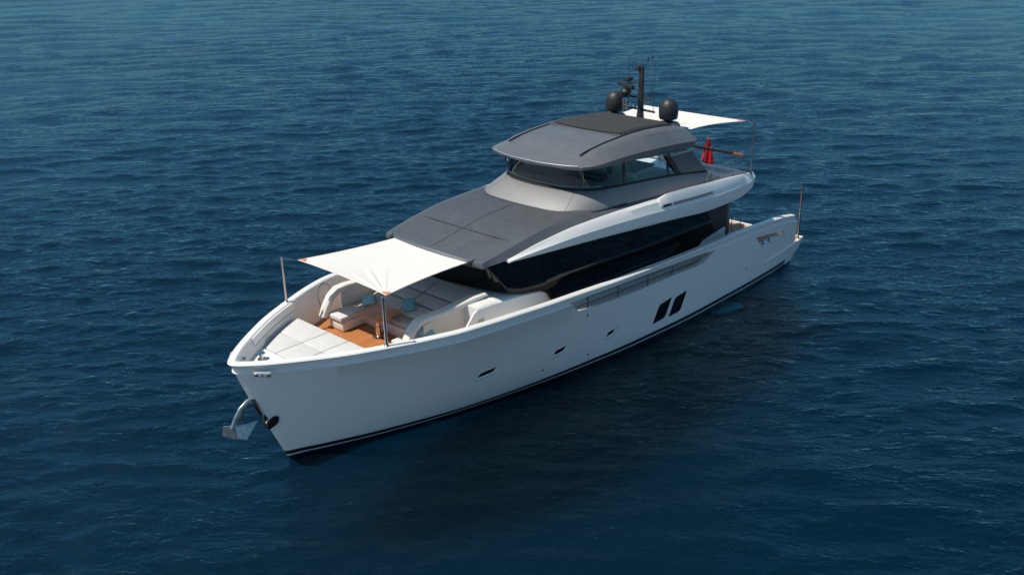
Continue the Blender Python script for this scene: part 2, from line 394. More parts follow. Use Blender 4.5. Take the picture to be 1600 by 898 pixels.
def rowoff(dy, dz, xs, keep=0):
    yk = [(a if a < 20 else a*(xs-20)/6.7+20*(26.7-xs)/6.7, max(0, b+dy*(1 if b > .6 else b/.6))) for a, b in CAPY]
    yk[-1] = (xs, 0)
    return Row(xs, yk, lambda x: capz(x)+dz)
WL = Row(25.17, [(XA, 3.1), (.8, 3.22), (3, 3.43), (6, 3.50), (8.15, 3.50), (12.07, 3.29), (15.26, 2.89), (17.97, 2.38), (20.35, 1.80), (22.45, 1.13), (23.97, .53), (24.8, .17), (25.17, 0)], lambda x: 0.)
cap_o = rowoff(0, -.06, 26.70)
def stemx(z):
    return K((-1, 24.2), (0, 25.17), (.37, 25.38), (1.15, 25.66), (1.97, 26.0), (2.57, 26.25), (3.3, 26.5), (3.58, 26.62), (3.74, 26.70))(z)
chz = K((XA, .32), (12, .32), (17, .34), (20, .42), (22, .66), (24, .95), (25.66, 1.15))
def blend(zf, xs, extra=0., flare=.0):
    yk = []
    for k_ in list(1-np.linspace(1, .03, 34)**2):
        x = XA+k_*(xs-XA)
        z = zf(x); zc = capz(x)-.36
        # scale x so that each waterline shrinks to its own stem
        k = (x-XA)/(xs-XA); xw = XA+k*(WL.xs-XA); xc = XA+k*(26.56-XA)
        a = WL.yx(xw); c = ledge.yx(xc); t = min(1, max(0, z/zc))
        e = min(1, max(0, (x-15)/8))
        yk.append((x, a+(c-a)*(t**(1+.12*e))+extra*e*min(1, (xs-x)/2.5)**.5))
    yk.append((xs, 0))
    return Row(xs, yk, zf)
ledge = rowoff(-.03, -.36, 26.54)
chine = blend(lambda x: chz(x), 25.66, .10)
mid1 = blend(lambda x: chz(x)+(capz(x)-.36-chz(x))*.33, 26.0)
mid2 = blend(lambda x: chz(x)+(capz(x)-.36-chz(x))*.68, 26.3)
low = blend(lambda x: .16*(1 if x > 20 else 1), 25.26, .02)
def hull_y(x, z):
    rows = [(0, WL.yx(x)), (chz(x), chine.yx(x)), (chz(x)+(capz(x)-.36-chz(x))*.33, mid1.yx(x)), (chz(x)+(capz(x)-.36-chz(x))*.68, mid2.yx(x)), (capz(x)-.36, ledge.yx(x)), (capz(x), cap_o.yx(x))]
    return float(np.interp(z, [a for a, _ in rows], [b for _, b in rows]))
zdeck = K((XA, 1.9), (15.2, 1.9), (17.0, 2.6), (24.6, 2.6), (24.95, 3.03), (26.7, 3.03))
keel = Row(24.3, [(XA, 0), (24.3, 0)], lambda x: -1.0 if x < 20 else -1.0+.3*(x-20)/4.3)
bil = Row(24.8, [(XA, 2.9), (8, 3.2), (15, 2.4), (20, 1.3), (23, .45), (24.8, 0)], lambda x: -.45)
WALL = .25
cap_pts = []
# plan normals along the cap give the inner edge
us = [1-(1-i/159)**2 for i in range(160)]
cp = [cap_o.at(q) for q in us]
def inner(off):
    out = []
    for i, p in enumerate(cp):
        a = cp[max(i-1, 0)]; b = cp[min(i+1, len(cp)-1)]
        t = Vector((b.x-a.x, b.y-a.y, 0)).normalized()
        if i == len(cp)-1: t = Vector((0, -1, 0))
        nrm = Vector((t.y, -t.x, 0))
        q = Vector((p.x, p.y, 0))+nrm*off
        out.append(Vector((q.x, max(0, q.y), 0)))
    return out
in05, in22, in25 = inner(.03), inner(WALL-.03), inner(WALL)
def hull_ring(i):
    q = us[i]; c = cp[i]; z = capz(c.x)
    half = [keel.at(q), bil.at(q), WL.at(q), low.at(q), chine.at(q), mid1.at(q), mid2.at(q), ledge.at(q)]
    def y_in(p, d): return Vector((p.x, max(0, p.y-d), 0))
    l1 = rowA.at(q); l2 = rowB.at(q); l3 = rowC.at(q)
    half += [l1, l2, l3, c.copy()+Vector((0, 0, .03-.0))]
    half[-1].z = z-.035
    half += [Vector((in05[i].x, in05[i].y, z)), Vector((in22[i].x, in22[i].y, z)), Vector((in25[i].x, in25[i].y, z-.03))]
    fl = max(0, min(1, (c.x-17)/4))*.26; d = in25[i]
    zd = zdeck(c.x)
    half.append(Vector((d.x-(.12 if d.y < .3 else 0), max(0, d.y-fl*.15), z-.2)))
    half.append(Vector((min(d.x, 26.1), max(0, d.y-fl), zd)))
    half.append(Vector((min(d.x, 26.1), 0, zd)))
    return half
rowA = rowoff(.0, -.325, 26.60)      # ledge lip, proud
rowB = rowoff(-.055, -.285, 26.56)
rowC = rowoff(-.045, -.16, 26.60)
yacht = empty('motor_yacht', (12, 0, 0), 'large white motor yacht with dark grey flybridge lying at rest on the dark blue sea', 'yacht')
b = MB(); rings = []
for i in range(len(us)):
    h = hull_ring(i)
    o = [Vector((p.x, -p.y, p.z)) for p in h[1:-1]][::-1]
    rings.append(h+o)
b.loft(rings, closed=True)
b.bm.faces.new([v for v in b.bm.verts[:len(rings[0])]][::-1])
hull = b.build('hull', 'hull', yacht, smooth=30, clean=.0015)

def cutter(fn):
    q = MB(); fn(q); me = q.mesh('cut', smooth=0); return mkobj('cut', me)
cuts = []
OPEN = [(16.42, 3.17), (15.85, 2.68), (14.77, 2.56), (12.59, 2.41), (10.2, 2.33), (8.95, 2.23), (8.5, 2.26), (8.08, 2.39), (7.68, 2.57), (8.55, 2.64), (10.26, 2.77), (11.86, 2.88), (13.36, 2.97), (14.77, 3.05), (16.2, 3.16)]
STERN = [(4.62, 2.22), (4.10, 1.62), (3.95, 1.58), (2.12, 1.50), (2.02, 1.56), (2.22, 1.92)]
def hexcut(poly, o_, i_):
    def fn(q):
        for s in (1, -1): q.prism(poly, 'y', s*i_, s*o_)
    return fn
cuts.append(cutter(hexcut(OPEN, 4.2, 2.9)))
cuts.append(cutter(hexcut(STERN, 4.2, 3.1)))
def slab(poly, s, depth, q):
    """pocket following the hull side"""
    xc = sum(p[0] for p in poly)/len(poly); zc = sum(p[1] for p in poly)/len(poly)
    b_ = bmesh.new()
    v0 = [b_.verts.new((x, s*(hull_y(x, z)-depth), z)) for x, z in poly]; v1 = [b_.verts.new((x, s*(hull_y(x, z)+.5), z)) for x, z in poly]
    b_.faces.new(v0[::-1]); b_.faces.new(v1)
    for i in range(len(poly)): b_.faces.new((v0[i], v0[(i+1) % len(poly)], v1[(i+1) % len(poly)], v1[i]))
    bmesh.ops.recalc_face_normals(b_, faces=b_.faces); q.merge(b_)
def rounded(poly, r_=.06, n=4):
    out = []; N = len(poly)
    for i in range(N):
        a, p, c = Vector(poly[i-1]), Vector(poly[i]), Vector(poly[(i+1) % N])
        d1 = (a-p).normalized(); d2 = (c-p).normalized()
        rr = min(r_[i] if isinstance(r_, list) else r_, (a-p).length*.45, (c-p).length*.45)
        s0, s1 = p+d1*rr, p+d2*rr
        for k in range(n+1):
            t = k/n; out.append(tuple((1-t)**2*s0+2*t*(1-t)*p+t*t*s1))
    return out
HW = [rounded([(11.50, .68), (11.20, 1.38), (10.45, 1.46), (10.78, .72)], [.04, .13, .05, .15], 6), rounded([(10.56, .66), (10.26, 1.36), (9.51, 1.44), (9.84, .70)], [.04, .13, .05, .15], 6)]
PORTS = [(19.42, 1.53, .86), (16.30, 1.25, .72), (13.80, 1.09, .62)]
def port_poly(x, z, L):
    return rounded([(x+L/2+.06, z-.22), (x+L/2-.08, z+.13), (x-L/2-.06, z+.21), (x-L/2+.08, z-.15)], .05, 3)
def port_glass(x, z, L):
    return rounded([(x+L/2-.01, z-.09), (x+L/2-.10, z+.105), (x-L/2+.10, z+.155), (x-L/2+.2, z-.03)], .04, 3)
for s in (1, -1):
    cuts.append(cutter(lambda q: [slab(w, s, .05, q) for w in HW]))
    cuts.append(cutter(lambda q: [slab(port_poly(*p), s, .09, q) for p in PORTS]))
# stern: wing profile, cockpit well, raked transom
cuts.append(cutter(lambda q: q.prism([(-1, .93), (.93, .93), (.93, 1.55), (1.02, 1.85), (1.22, 2.12), (1.45, 2.37), (1.5, 3.2), (-1, 3.2)], 'y', -5, 5)))
cuts.append(cutter(lambda q: q.box((-.3, 0, 2.93), (4.0, 6.45, 4.0))))
cuts.append(cutter(lambda q: q.box((3.45, 0, 3.5), (3.6, 6.69, 4.0))))
cuts.append(cutter(lambda q: q.prism([(-2, -2), (1.0, -2), (.85, 0), (.6, .28), (.2, .48), (-.02, .68), (-.10, .80), (-2, .8)], 'y', -5, 5)))
# anchor pocket in the stem
cuts.append(cutter(lambda q: q.box((26.0, 0, 1.95), (.85, .30, 1.05), rot=Matrix.Rotation(rad(22), 3, 'Y'))))
boolean(hull, cuts)

def skin(poly, s, off, thick=.015):
    q = MB()
    v0 = [q.bm.verts.new((x, s*(hull_y(x, z)+off), z)) for x, z in poly]; v1 = [q.bm.verts.new((x, s*(hull_y(x, z)+off-thick), z)) for x, z in poly]
    q.bm.faces.new(v0); q.bm.faces.new(v1[::-1])
    for i in range(len(poly)): q.bm.faces.new((v0[i], v0[(i+1) % len(poly)], v1[(i+1) % len(poly)], v1[i]))
    return q
for s in (1, -1):
    for w in HW:
        o = skin(w, s, -.035).build('hull_window', 'dark_glass', yacht)
        fr = MB(); n_ = len(w)
        cx = sum(p[0] for p in w)/n_; cz = sum(p[1] for p in w)/n_
        rows = []
        for (k, dy) in ((1.0, -.03), (1.0, .006), (.955, .006), (.955, -.03)):
            rows.append([Vector((cx+(x-cx)*k, s*(hull_y(cx+(x-cx)*k, cz+(z-cz)*k)+dy), cz+(z-cz)*k)) for x, z in w])
        fr.loft(rows, closed=True); fr.build('window_frame', 'black', o)
    for p in PORTS:
        skin(port_glass(*p), s, -.06, .03).build('porthole', 'dark_glass', yacht)
    for (x, z) in ((14.9, .62), (5.2, 1.02), (17.0, .75)):
        q = MB(); q.lathe([(0, 0), (.035, 0), (.04, .015), (.02, .02), (0, .02)], (x, s*hull_y(x, z), z), 12, Matrix.Rotation(-s*rad(90), 3, 'X')); q.build('outlet', 'black', yacht)
# small knuckle rail at the quarter
for s in (1, -1):
    q = MB(); L_ = []
    for x in np.linspace(.25, 3.75, 12):
        z = .90+.0*(x); z = .98-.035*x; y = hull_y(x, z)
        w_ = .05*min(1, (3.8-x)/.8)+.004
        L_.append([Vector((x, s*(y-.03), z+.01)), Vector((x, s*(y+w_), z-.02)), Vector((x, s*(y+w_), z-.07)), Vector((x, s*(y-.03), z-.22))])
    q.loft(L_, closed=True, cap=True); q.build('rub_rail', 'white', yacht)

# ------------------------------------------------------------------ decks
def in_y(x, fl=True):
    # inner bulwark at deck level
    pts = [(p.x, p.y) for p in in25]; y = float(np.interp(x, [a for a, _ in pts], [b_ for _, b_ in pts]))
    return y-(max(0, min(1, (x-17)/4))*.26 if fl else 0)
def deck_sheet(name, x0, x1, z, m, n=24, inset=.01, t=.012, ymax=9):
    q = MB(); xs = np.linspace(x0, x1, n)
    top = [[(x, min(ymax, in_y(x)-inset), z), (x, -min(ymax, in_y(x)-inset), z)] for x in xs]
    q.loft([[Vector(a[0]), Vector(a[1]), Vector((a[1][0], a[1][1], z-t)), Vector((a[0][0], a[0][1], z-t))] for a in top], closed=True, cap=True)
    return q.build(name, m, yacht)
deck_sheet('aft_deck', 1.74, 5.2, 1.518, 'teak', ymax=3.12)
deck_sheet('side_deck', 5.3, 15.1, 1.914, 'teak', inset=.01)
deck_sheet('foredeck', 19.6, 23.1, 2.618, 'teak')
q = MB(); q.box((1.15, 0, .936), (2.0, 6.0, .012)); q.box((.42, 0, .936), (.72, 6.5, .010)); q.build('swim_platform_deck', 'teak', yacht)
q = MB(); q.box((1.70, 0, 1.50), (.06, 6.3, .07), bev=.012); q.build('deck_edge', 'white', yacht)
# mooring gear in the quarter cut-outs
for s in (1, -1):
    q = MB(); q.prism([(1.8, 1.49), (4.1, 1.49), (4.1, 1.556), (1.8, 1.556)], 'y', s*3.06, s*3.35); q.build('mooring_shelf', 'white', yacht)
    for x in (3.45, 2.95):
        q = MB(); q.lathe([(0, 0), (.085, 0), (.085, .03), (.045, .05), (.04, .13), (.07, .15), (.07, .175), (0, .18)], (x, s*3.24, 1.56), 20); q.build('winch', 'steel_dull', yacht)
    q = MB(); q.lathe([(0, 0), (.03, 0), (.03, .09), (0, .09)], (2.22, s*3.2, 1.47), 12); q.lathe([(0, 0), (.03, 0), (.03, .09), (0, .09)], (2.40, s*3.2, 1.47), 12)
    q.tube([(2.05, s*3.2, 1.57), (2.31, s*3.2, 1.575), (2.57, s*3.2, 1.57)], [.015, .028, .015], 10); q.build('mooring_cleat', 'satin', yacht)
    q = MB(); q.box((2.05, s*3.12, 1.72), (.30, .34, .40), bev=.07, rot=Matrix.Rotation(rad(20), 3, 'Y')); q.build('mooring_fairing', 'white', yacht)

# ------------------------------------------------------------------ lounge trunk ahead of the wheelhouse
trunk_z = K((16.2, 3.25), (16.7, 3.45), (18.3, 3.66), (19.6, 3.76), (20.2, 3.76))
b = MB(); rows = []
for x in np.linspace(16.05, 18.72, 14):
    z = trunk_z(x) if x > 16.4 else 3.05+.4*(x-16.05)/.35*.6
    yb = min(2.62, in_y(x)-.35); yt = yb-.05
    prof = [(-yb, 1.8), (-yt, z-.06), (-yt+.06, z-.008), (-yt+.3, z+.02), (0, z+.05)]
    ring = [Vector((x, y, zz)) for y, zz in prof]+[Vector((x, -y, zz)) for y, zz in prof[:-1][::-1]]
    rows.append(ring)
b.loft(rows, closed=True, cap=True); b.build('coachroof', 'white', yacht)
for s in (1, -1):
    q = MB(); rows = []
    for x in np.linspace(18.70, 19.62, 6):
        z = trunk_z(x); yb = min(2.62, in_y(x)-.35); yt = yb-.05
        rows.append([Vector((x, s*y_, z_)) for y_, z_ in ((yb, 1.8), (yt, z-.06), (yt-.06, z-.008), (1.80, z+.022), (1.78, z), (1.78, 1.8))])
    q.loft(rows, closed=True, cap=True); q.build('coachroof_side', 'white', yacht)
for s in (1, -1):
    q = MB(); q.prism([(19.6, 3.70), (19.75, 3.66), (20.75, 2.62), (19.6, 2.62)], 'y', s*2.53, s*2.60); o = q.build('coachroof_shoulder', 'white', yacht); bevel(o, .02)
q = MB(); q.box((19.5, 2.59, 3.25), (.34, .012, .22), bev=.003); q.build('air_vent', 'cushion', yacht)
for i in range(2):
    s = 1 if i == 0 else -1
# ------------------------------------------------------------------ deckhouse glass
def cr(pts, n=6):
    P = [Vector(p) for p in pts]; out = []
    for i in range(len(P)-1):
        p0 = P[i-1] if i else Vector((P[1].x, -P[1].y, P[1].z)) if P[0].y == 0 else P[0]
        p1, p2 = P[i], P[i+1]; p3 = P[i+2] if i+2 < len(P) else P[i+1]
        for k in range(n):
            t = k/n; out.append(.5*((2*p1)+(-p0+p2)*t+(2*p0-5*p1+4*p2-p3)*t*t+(-p0+3*p1-3*p2+p3)*t**3))
    out.append(P[-1]); return out
def mirror(row): return [Vector((p.x, -p.y, p.z)) for p in row[::-1][:-1]]+row
def dh_bot(k):   # plan of the deckhouse glass bottom, k 0..1 from bow centre to aft corner (port)
    pts = [(18.75, 0, 3.82), (18.68, .8, 3.82), (18.50, 1.5, 3.80), (18.25, 2.1, 3.77), (17.98, 2.46, 3.72), (17.6, 2.58, 3.62), (16.6, 2.68, 3.46), (16.0, 2.70, 2.6), (15.6, 2.70, 1.95), (8.4, 2.70, 1.95), (5.8, 2.70, 1.95)]
    return pts
def dh_top():
    return [(19.02, 0, 4.88), (19.00, .8, 4.88), (18.95, 1.5, 4.86), (18.90, 1.95, 4.84), (18.80, 2.18, 4.82), (18.2, 2.36, 4.84), (17.4, 2.52, 4.80), (16.6, 2.60, 4.74), (16.0, 2.62, 4.70), (8.8, 2.68, 4.08), (7.2, 2.68, 4.0)]
bot, top = dh_bot(0), dh_top()
b = MB()
cb, ct = cr(bot[:5]), cr(top[:5]); b.loft([mirror([p+(q_-p)*t for p, q_ in zip(cb, ct)]) for t in (0, .25, .5, .75, 1)])
b.build('windscreen', 'dark_glass', yacht, smooth=40, clean=.001)
for s in (1, -1):
    q = MB(); q.loft([[Vector((x, s*y, z)) for x, y, z in bot[4:]], [Vector((x, s*y, z)) for x, y, z in top[4:]]])
    q.build('side_window', 'dark_glass', yacht, smooth=20)
    # mullion between windscreen and quarter window
    q = MB(); a = Vector((bot[4][0], s*(bot[4][1]+.012), bot[4][2])); c = Vector((top[4][0], s*(top[4][1]+.012), top[4][2])); q.tube([a, c], .028, 8); q.build('window_mullion', 'mast', yacht)
    for (xb, xt, zb, zt) in ((13.6, 13.9, 1.95, 4.52), (11.0, 11.1, 1.95, 4.26)):
        q = MB(); q.tube([(xb, s*2.702, zb), (xt, s*2.662, zt)], .008, 6); q.build('window_joint', 'rubber', yacht)
    q = MB(); q.prism([(15.7, 1.93), (15.7, 2.72), (7.3, 2.45), (7.3, 1.93)], 'y', s*2.71, s*2.745); q.build('lower_wall', 'white', yacht)
    for x_ in (13.2, 10.6): seam([(x_, s*2.746, 1.95), (x_, s*2.746, 2.6)], 'wall_joint', .006, 'black')
    # white wing panel at the aft corner
    q = MB(); q.prism([(8.45, 1.93), (7.25, 2.62), (5.72, 2.80), (5.72, 1.93)], 'y', s*2.68, s*2.76); o = q.build('wing_panel', 'white', yacht); bevel(o, .012)
q = MB(); q.box((7.9, 0, 3.0), (4.9, 5.3, 2.1)); q.build('saloon_bulkhead', 'black', yacht)
q = MB(); q.loft([[Vector(p) for p in ((5.74, 2.62, 1.92), (7.15, 2.62, 4.02))], [Vector(p) for p in ((5.74, -2.62, 1.92), (7.15, -2.62, 4.02))]]); q.build('aft_door', 'dark_glass', yacht)

# ------------------------------------------------------------------ roof, white band
top_z = K((4.1, 4.90), (6, 5.05), (8, 5.2), (10, 5.38), (12.5, 5.50), (14.5, 5.54), (16.4, 5.46), (17.6, 5.30), (18.6, 5.13), (19.28, 5.01))
cr_y = K((4.1, 2.45), (8, 2.5), (12, 2.5), (14.5, 2.42), (17, 2.40), (18.3, 2.36), (19.06, 2.28))
wb_y = K((4.4, 2.97), (6, 3.05), (8, 3.05), (10.2, 2.98), (11.6, 2.92), (13.4, 2.82), (15, 2.72), (16.6, 2.64), (18.15, 2.56), (19.06, 2.32))
wb_z = K((4.4, 4.80), (6, 4.96), (8, 5.06), (10.2, 5.17), (11.6, 5.25), (13.4, 5.28), (15, 5.26), (16.6, 5.14), (18.15, 4.95), (19.06, 4.84))
bo_y = K((4.2, 3.15), (5.9, 3.30), (8, 3.34), (10, 3.28), (12, 3.18), (14, 3.04), (16.4, 2.86), (18.15, 2.66))   # lower outer edge
bo_z = K((4.2, 4.36), (4.6, 4.17), (5.9, 4.08), (7.6, 4.12), (10.1, 4.34), (13.6, 4.61), (16.4, 4.78), (18.15, 4.86))
def roof_row(x):
    zt = top_z(x); cy = cr_y(x); wy = wb_y(x); wz = wb_z(x)
    ez = zt-.03*(cy/2.4)**2
    pts = [(0, zt), (cy*.33, zt-.008), (cy*.66, zt-.035), (cy*.9, ez+.02), (cy, ez-.02), (cy+(wy-cy)*.35, ez-.02-(ez-wz)*.35), (wy, wz)]
    return [Vector((x, y, z)) for y, z in pts]
rx = list(np.linspace(7.0, 18.2, 44))+[18.5, 18.75, 18.95]
b = MB(); R_ = [roof_row(x) for x in rx]
# front eave: curved nose
last = R_[-1]
def nose(dx, dz, k):
    out = []
    for p in last:
        sh = (1-(p.y/2.35)**2)*.20+.10
        out.append(Vector((p.x+sh*dx, p.y*k, p.z+(4.80-p.z)*dz)))
    return out
R_ += [nose(.8, .12, 1), nose(1.0, .32, 1), nose(1.0, .72, 1), nose(.86, .97, .995), nose(.2, 1.0, .98)]
full = [[Vector((p.x, -p.y, p.z)) for p in row[::-1][:-1]]+row for row in R_]
b.loft(full); o = b.build('roof', 'nonskid', yacht, smooth=32)
M_r = o.data; M_r.materials.append(M['grey'])
for p in M_r.polygons:
    if abs(p.center.y) > cr_y(p.center.x)*.93 or p.center.x > 19.0: p.material_index = 1
# hairline seams on the roof
def seam(pts, name='roof_seam', w=.012, m='black', par=None):
    q = MB(); q.tube(pts, w, 6); return q.build(name, m, par or yacht)
seam([(x, 0, top_z(x)-.004) for x in np.linspace(15.2, 19.0, 16)])
seam([(17.55+(1-(y/2.3)**2)*.1, y, top_z(17.6)-.004-.03*(y/2.4)**2) for y in np.linspace(-2.2, 2.2, 21)])
# side coamings of the open aft flybridge
for s in (1, -1):
    q = MB(); rows = []
    for x in list(np.linspace(7.05, 4.9, 12))+[4.72, 4.6]:
        wy, wz, zt = wb_y(x), wb_z(x), top_z(x)-.03; cy = 2.62+(0 if x > 5 else (5-x)*.5)
        rows.append([Vector((x, s*y, z)) for y, z in [(cy, 4.5), (cy, zt-.04), (cy+.04, zt-.005), (cy+.12, zt-.01), (cy+(wy-cy)*.6, zt-(zt-wz)*.45), (wy, wz), (wy, 4.5)]])
    q.loft(rows, closed=True, cap=True); q.build('fly_coaming', 'grey', yacht, smooth=40)
# white band
for s in (1, -1):
    q = MB(); rows = []
    for x in list(np.linspace(18.2, 17.6, 5))+list(np.linspace(17.2, 4.9, 42))+[4.6, 4.4, 4.25, 4.15]:
        k = min(1, (18.25-x)/1.2); e = 0 if x > 4.9 else (4.9-x)/.75
        y1, z1 = wb_y(x), wb_z(x)+.012; y2, z2 = bo_y(x), bo_z(x)
        h = z1-z2
        pts = [(y1-.03, z1-.03), (y1, z1+.02*k), (y1+.05*k, z1+.03*k), (y1+(y2-y1)*.55, z1-.04*k-.02), (y1+(y2-y1)*.86, z1-h*.34), (y2+.01, z1-h*.46), (y2+.0, z1-h*.9), (y2-.04, z2), (y2-.16*k-.02, z2-.01), (max(2.45, y2-.75), z2+.03+.04*k), (y1-.16, z1-.2*k-.02)]
        if e:
            pts = [(yy-(e**3)*.10*(yy-2.2), z2+h*.5+(zz-z2-h*.5)*(1-.22*e**3)) for yy, zz in pts]
        rows.append([Vector((x, s*y, z)) for y, z in pts])
    q.loft(rows, closed=True, cap=True); q.build('side_band', 'white', yacht, smooth=24)
    seam([(x, s*(wb_y(x)-.035), wb_z(x)+.012) for x in np.linspace(18.1, 5.0, 40)], 'band_groove', .014, 'rubber')
    # raised air intake blister on the band
    q = MB(); rows = []
    for x in np.linspace(10.9, 5.2, 24):
        t = (10.9-x)/5.7; h = .15*min(1, (10.9-x)/.55)*(1-max(0, (t-.35)/.65))**1.2+.004
        y1 = wb_y(x)+.03; z1 = wb_z(x)+.03; y2 = bo_y(x)-.02; hh = (wb_z(x)-bo_z(x))
        rows.append([Vector((x, s*yy, zz)) for yy, zz in [(y1-.05, z1-.05), (y1, z1+h*.8), (y1+.08, z1+h), (y1+(y2-y1)*.62, z1-.06+h*.55), (y2-.02, z1-hh*.30), (y2-.12, z1-hh*.36)]])
    q.loft(rows, closed=True, cap=True); q.build('intake_blister', 'white', yacht, smooth=40)
    q = MB(); q.box((10.55, s*(bo_y(10.55)-.03), 4.99), (.5, .05, .09), rot=Matrix.Rotation(rad(-4), 3, 'Y'), bev=.02); q.build('intake_grille', 'black', yacht)
    q = MB(); rows = []
    for x in np.linspace(10.2, 7.7, 8):
        y2 = bo_y(x)+.003; hh = wb_z(x)-bo_z(x); z = wb_z(x)+.03-hh*.30
        rows.append([Vector((x, s*(y2-.045), z+.06)), Vector((x, s*(y2-.0), z-.03)), Vector((x, s*(y2-.06), z-.05)), Vector((x, s*(y2-.1), z))])
    q.loft(rows, closed=True, cap=True); q.build('intake_recess', 'grey', yacht)
# soffit under the fly overhang
q = MB(); q.loft([[Vector((x, bo_y(x)-.6, bo_z(x)+.05)), Vector((x, -(bo_y(x)-.6), bo_z(x)+.05))] for x in np.linspace(4.45, 17, 20)]); o = q.build('soffit', 'cream', yacht); solidify(o, .03)

# ------------------------------------------------------------------ fly deck aft
q = MB(); rows = []
for x in (9.0, 8, 7, 6, 5, 4.5, 4.3):
    y = wb_y(x)-.05 if x > 4.4 else 2.7
    rows.append([Vector((x, y, 4.62)), Vector((x, -y, 4.62)), Vector((x, -y, 4.5)), Vector((x, y, 4.5))])
q.loft(rows, closed=True, cap=True); q.build('fly_deck', 'white', yacht)
q = MB(); pts = []
n_ = 30
for k in range(n_+1):
    y = 3.0-6.0*k/n_; x = 4.22-.20*(1-min(1, (abs(y)/3.0)**4))**.5
    pts.append((x, y))
rows = []
for x, y in pts:
    rows.append([Vector((x+.36, y*.95, 4.50)), Vector((x+.36, y*.95, 4.74)), Vector((x+.24, y*.965, 4.78)), Vector((x+.08, y*.985, 4.74)), Vector((x, y, 4.64)), Vector((x+.06, y*.99, 4.36)), Vector((x+.3, y*.95, 4.28))])
q.loft(rows, closed=True, cap=True); q.build('fly_deck_edge', 'white', yacht, smooth=45)

# ------------------------------------------------------------------ wheelhouse
sill = [(14.12, 0, 5.97), (14.08, .6, 5.97), (13.95, 1.2, 5.96), (13.62, 1.75, 5.95), (13.15, 2.12, 5.94), (12.5, 2.36, 5.93), (11.4, 2.52, 5.88), (10.2, 2.60, 5.78), (8.85, 2.62, 5.62), (7.1, 2.62, 5.36)]
base = [(15.10, 0, 5.50), (15.06, .75, 5.50), (14.93, 1.5, 5.48), (14.62, 2.1, 5.46), (14.05, 2.44, 5.42), (13.0, 2.62, 5.38), (11.5, 2.74, 5.34), (10.2, 2.80, 5.27), (8.85, 2.84, 5.17), (6.4, 2.84, 5.02)]
eave = [(14.36, 0, 6.80), (14.32, .7, 6.80), (14.2, 1.35, 6.79), (13.85, 1.9, 6.78), (13.4, 2.15, 6.77), (12.5, 2.30, 6.73), (11.4, 2.38, 6.66), (10.2, 2.42, 6.56), (9.0, 2.42, 6.47), (8.0, 2.40, 6.40)]
sl, bs, ev = cr(sill), cr(base), cr(eave)
def lerp(a, c, t): return [p+(q_-p)*t for p, q_ in zip(a, c)]
def outw(a, d):
    out = []
    for i, p in enumerate(a):
        t = (a[min(i+1, len(a)-1)]-a[max(i-1, 0)]); nrm = Vector((-t.y, t.x, 0)).normalized()
        if nrm.y < 0 or (i == 0): nrm = Vector((1, 0, 0)) if i == 0 else -nrm
        out.append(p+nrm*d)
    return out
low_ = [p-Vector((0, 0, .12)) for p in bs]
m1 = outw(lerp(bs, sl, .12), .02); m2 = lerp(bs, sl, .85); m2 = outw(m2, .03)
sin_ = outw(sl, -.07); sin2 = [p-Vector((0, 0, .25)) for p in outw(sl, -.10)]
b = MB(); b.loft([mirror(x) for x in (low_, m1, m2, sl, sin_, sin2)]); b.build('wheelhouse_base', 'silver', yacht, smooth=38)
nb = [p+Vector((0, 0, .012)) for p in outw(bs, .035)]
seam(mirror(nb[:34]), 'base_gasket', .022, 'mast')
for s in (1, -1):
    i = 16; seam([Vector((p.x, s*p.y, p.z)) for p in (bs[i]+Vector((0, 0, .02)), m1[i], lerp(m1, m2, .5)[i]+Vector((0,0,.0)), m2[i], sl[i])], 'panel_joint', .006, 'black')
# gasket and glass
seam(mirror([p+Vector((0, 0, .03)) for p in outw(sl, -.03)]), 'window_gasket', .045, 'rubber')
g0 = [p+Vector((0, 0, .04)) for p in outw(sl, -.045)]; g1 = outw(ev, -.10)
nsplit = 6*6+3
b = MB(); b.loft([mirror(g0[:27]), mirror(g1[:27])]); o = b.build('fly_windscreen', 'glass', yacht, smooth=45)
for s in (1, -1):
    for (a, c) in ((26, 33), (33, 48)):
        q = MB(); q.loft([[Vector((p.x, s*p.y, p.z)) for p in g0[a:c+1]], [Vector((p.x, s*p.y, p.z)) for p in g1[a:c+1]]]); q.build('fly_side_window', 'glass', yacht, smooth=45)
    for a in (33,):
        q = MB(); A, B_ = g0[a], g1[a]; q.box(((A.x+B_.x)/2, s*(A.y+B_.y)/2, (A.z+B_.z)/2), (.11, .07, (B_.z-A.z)+.05), bev=.01); q.build('window_pillar', 'mast', yacht)
    q = MB(); A, B_ = g0[45], g1[46]; q.box(((A.x+B_.x)/2, s*(A.y+B_.y)/2, (A.z+B_.z)/2), (.16, .07, (B_.z-A.z)+.05), bev=.01); q.build('window_pillar', 'mast', yacht)
    # thin glass joint on the windscreen
    A, B_ = g0[19], g1[19]; seam([Vector((A.x, s*A.y, A.z)), Vector((B_.x, s*B_.y, B_.z))], 'glass_joint', .008, 'steel_dull')
    # raked aft pillar
    q = MB(); q.prism([(9.55, 6.50), (8.15, 6.42), (6.95, 5.30), (7.05, 5.14), (8.55, 5.40)], 'y', s*2.44, s*2.60); o = q.build('aft_pillar', 'grey', yacht); bevel(o, .03, 3)
    q = MB(); q.prism([(9.80, 6.52), (9.50, 6.50), (8.50, 5.42), (8.95, 5.60)], 'y', s*2.42, s*2.57); q.build('pillar_trim', 'mast', yacht)

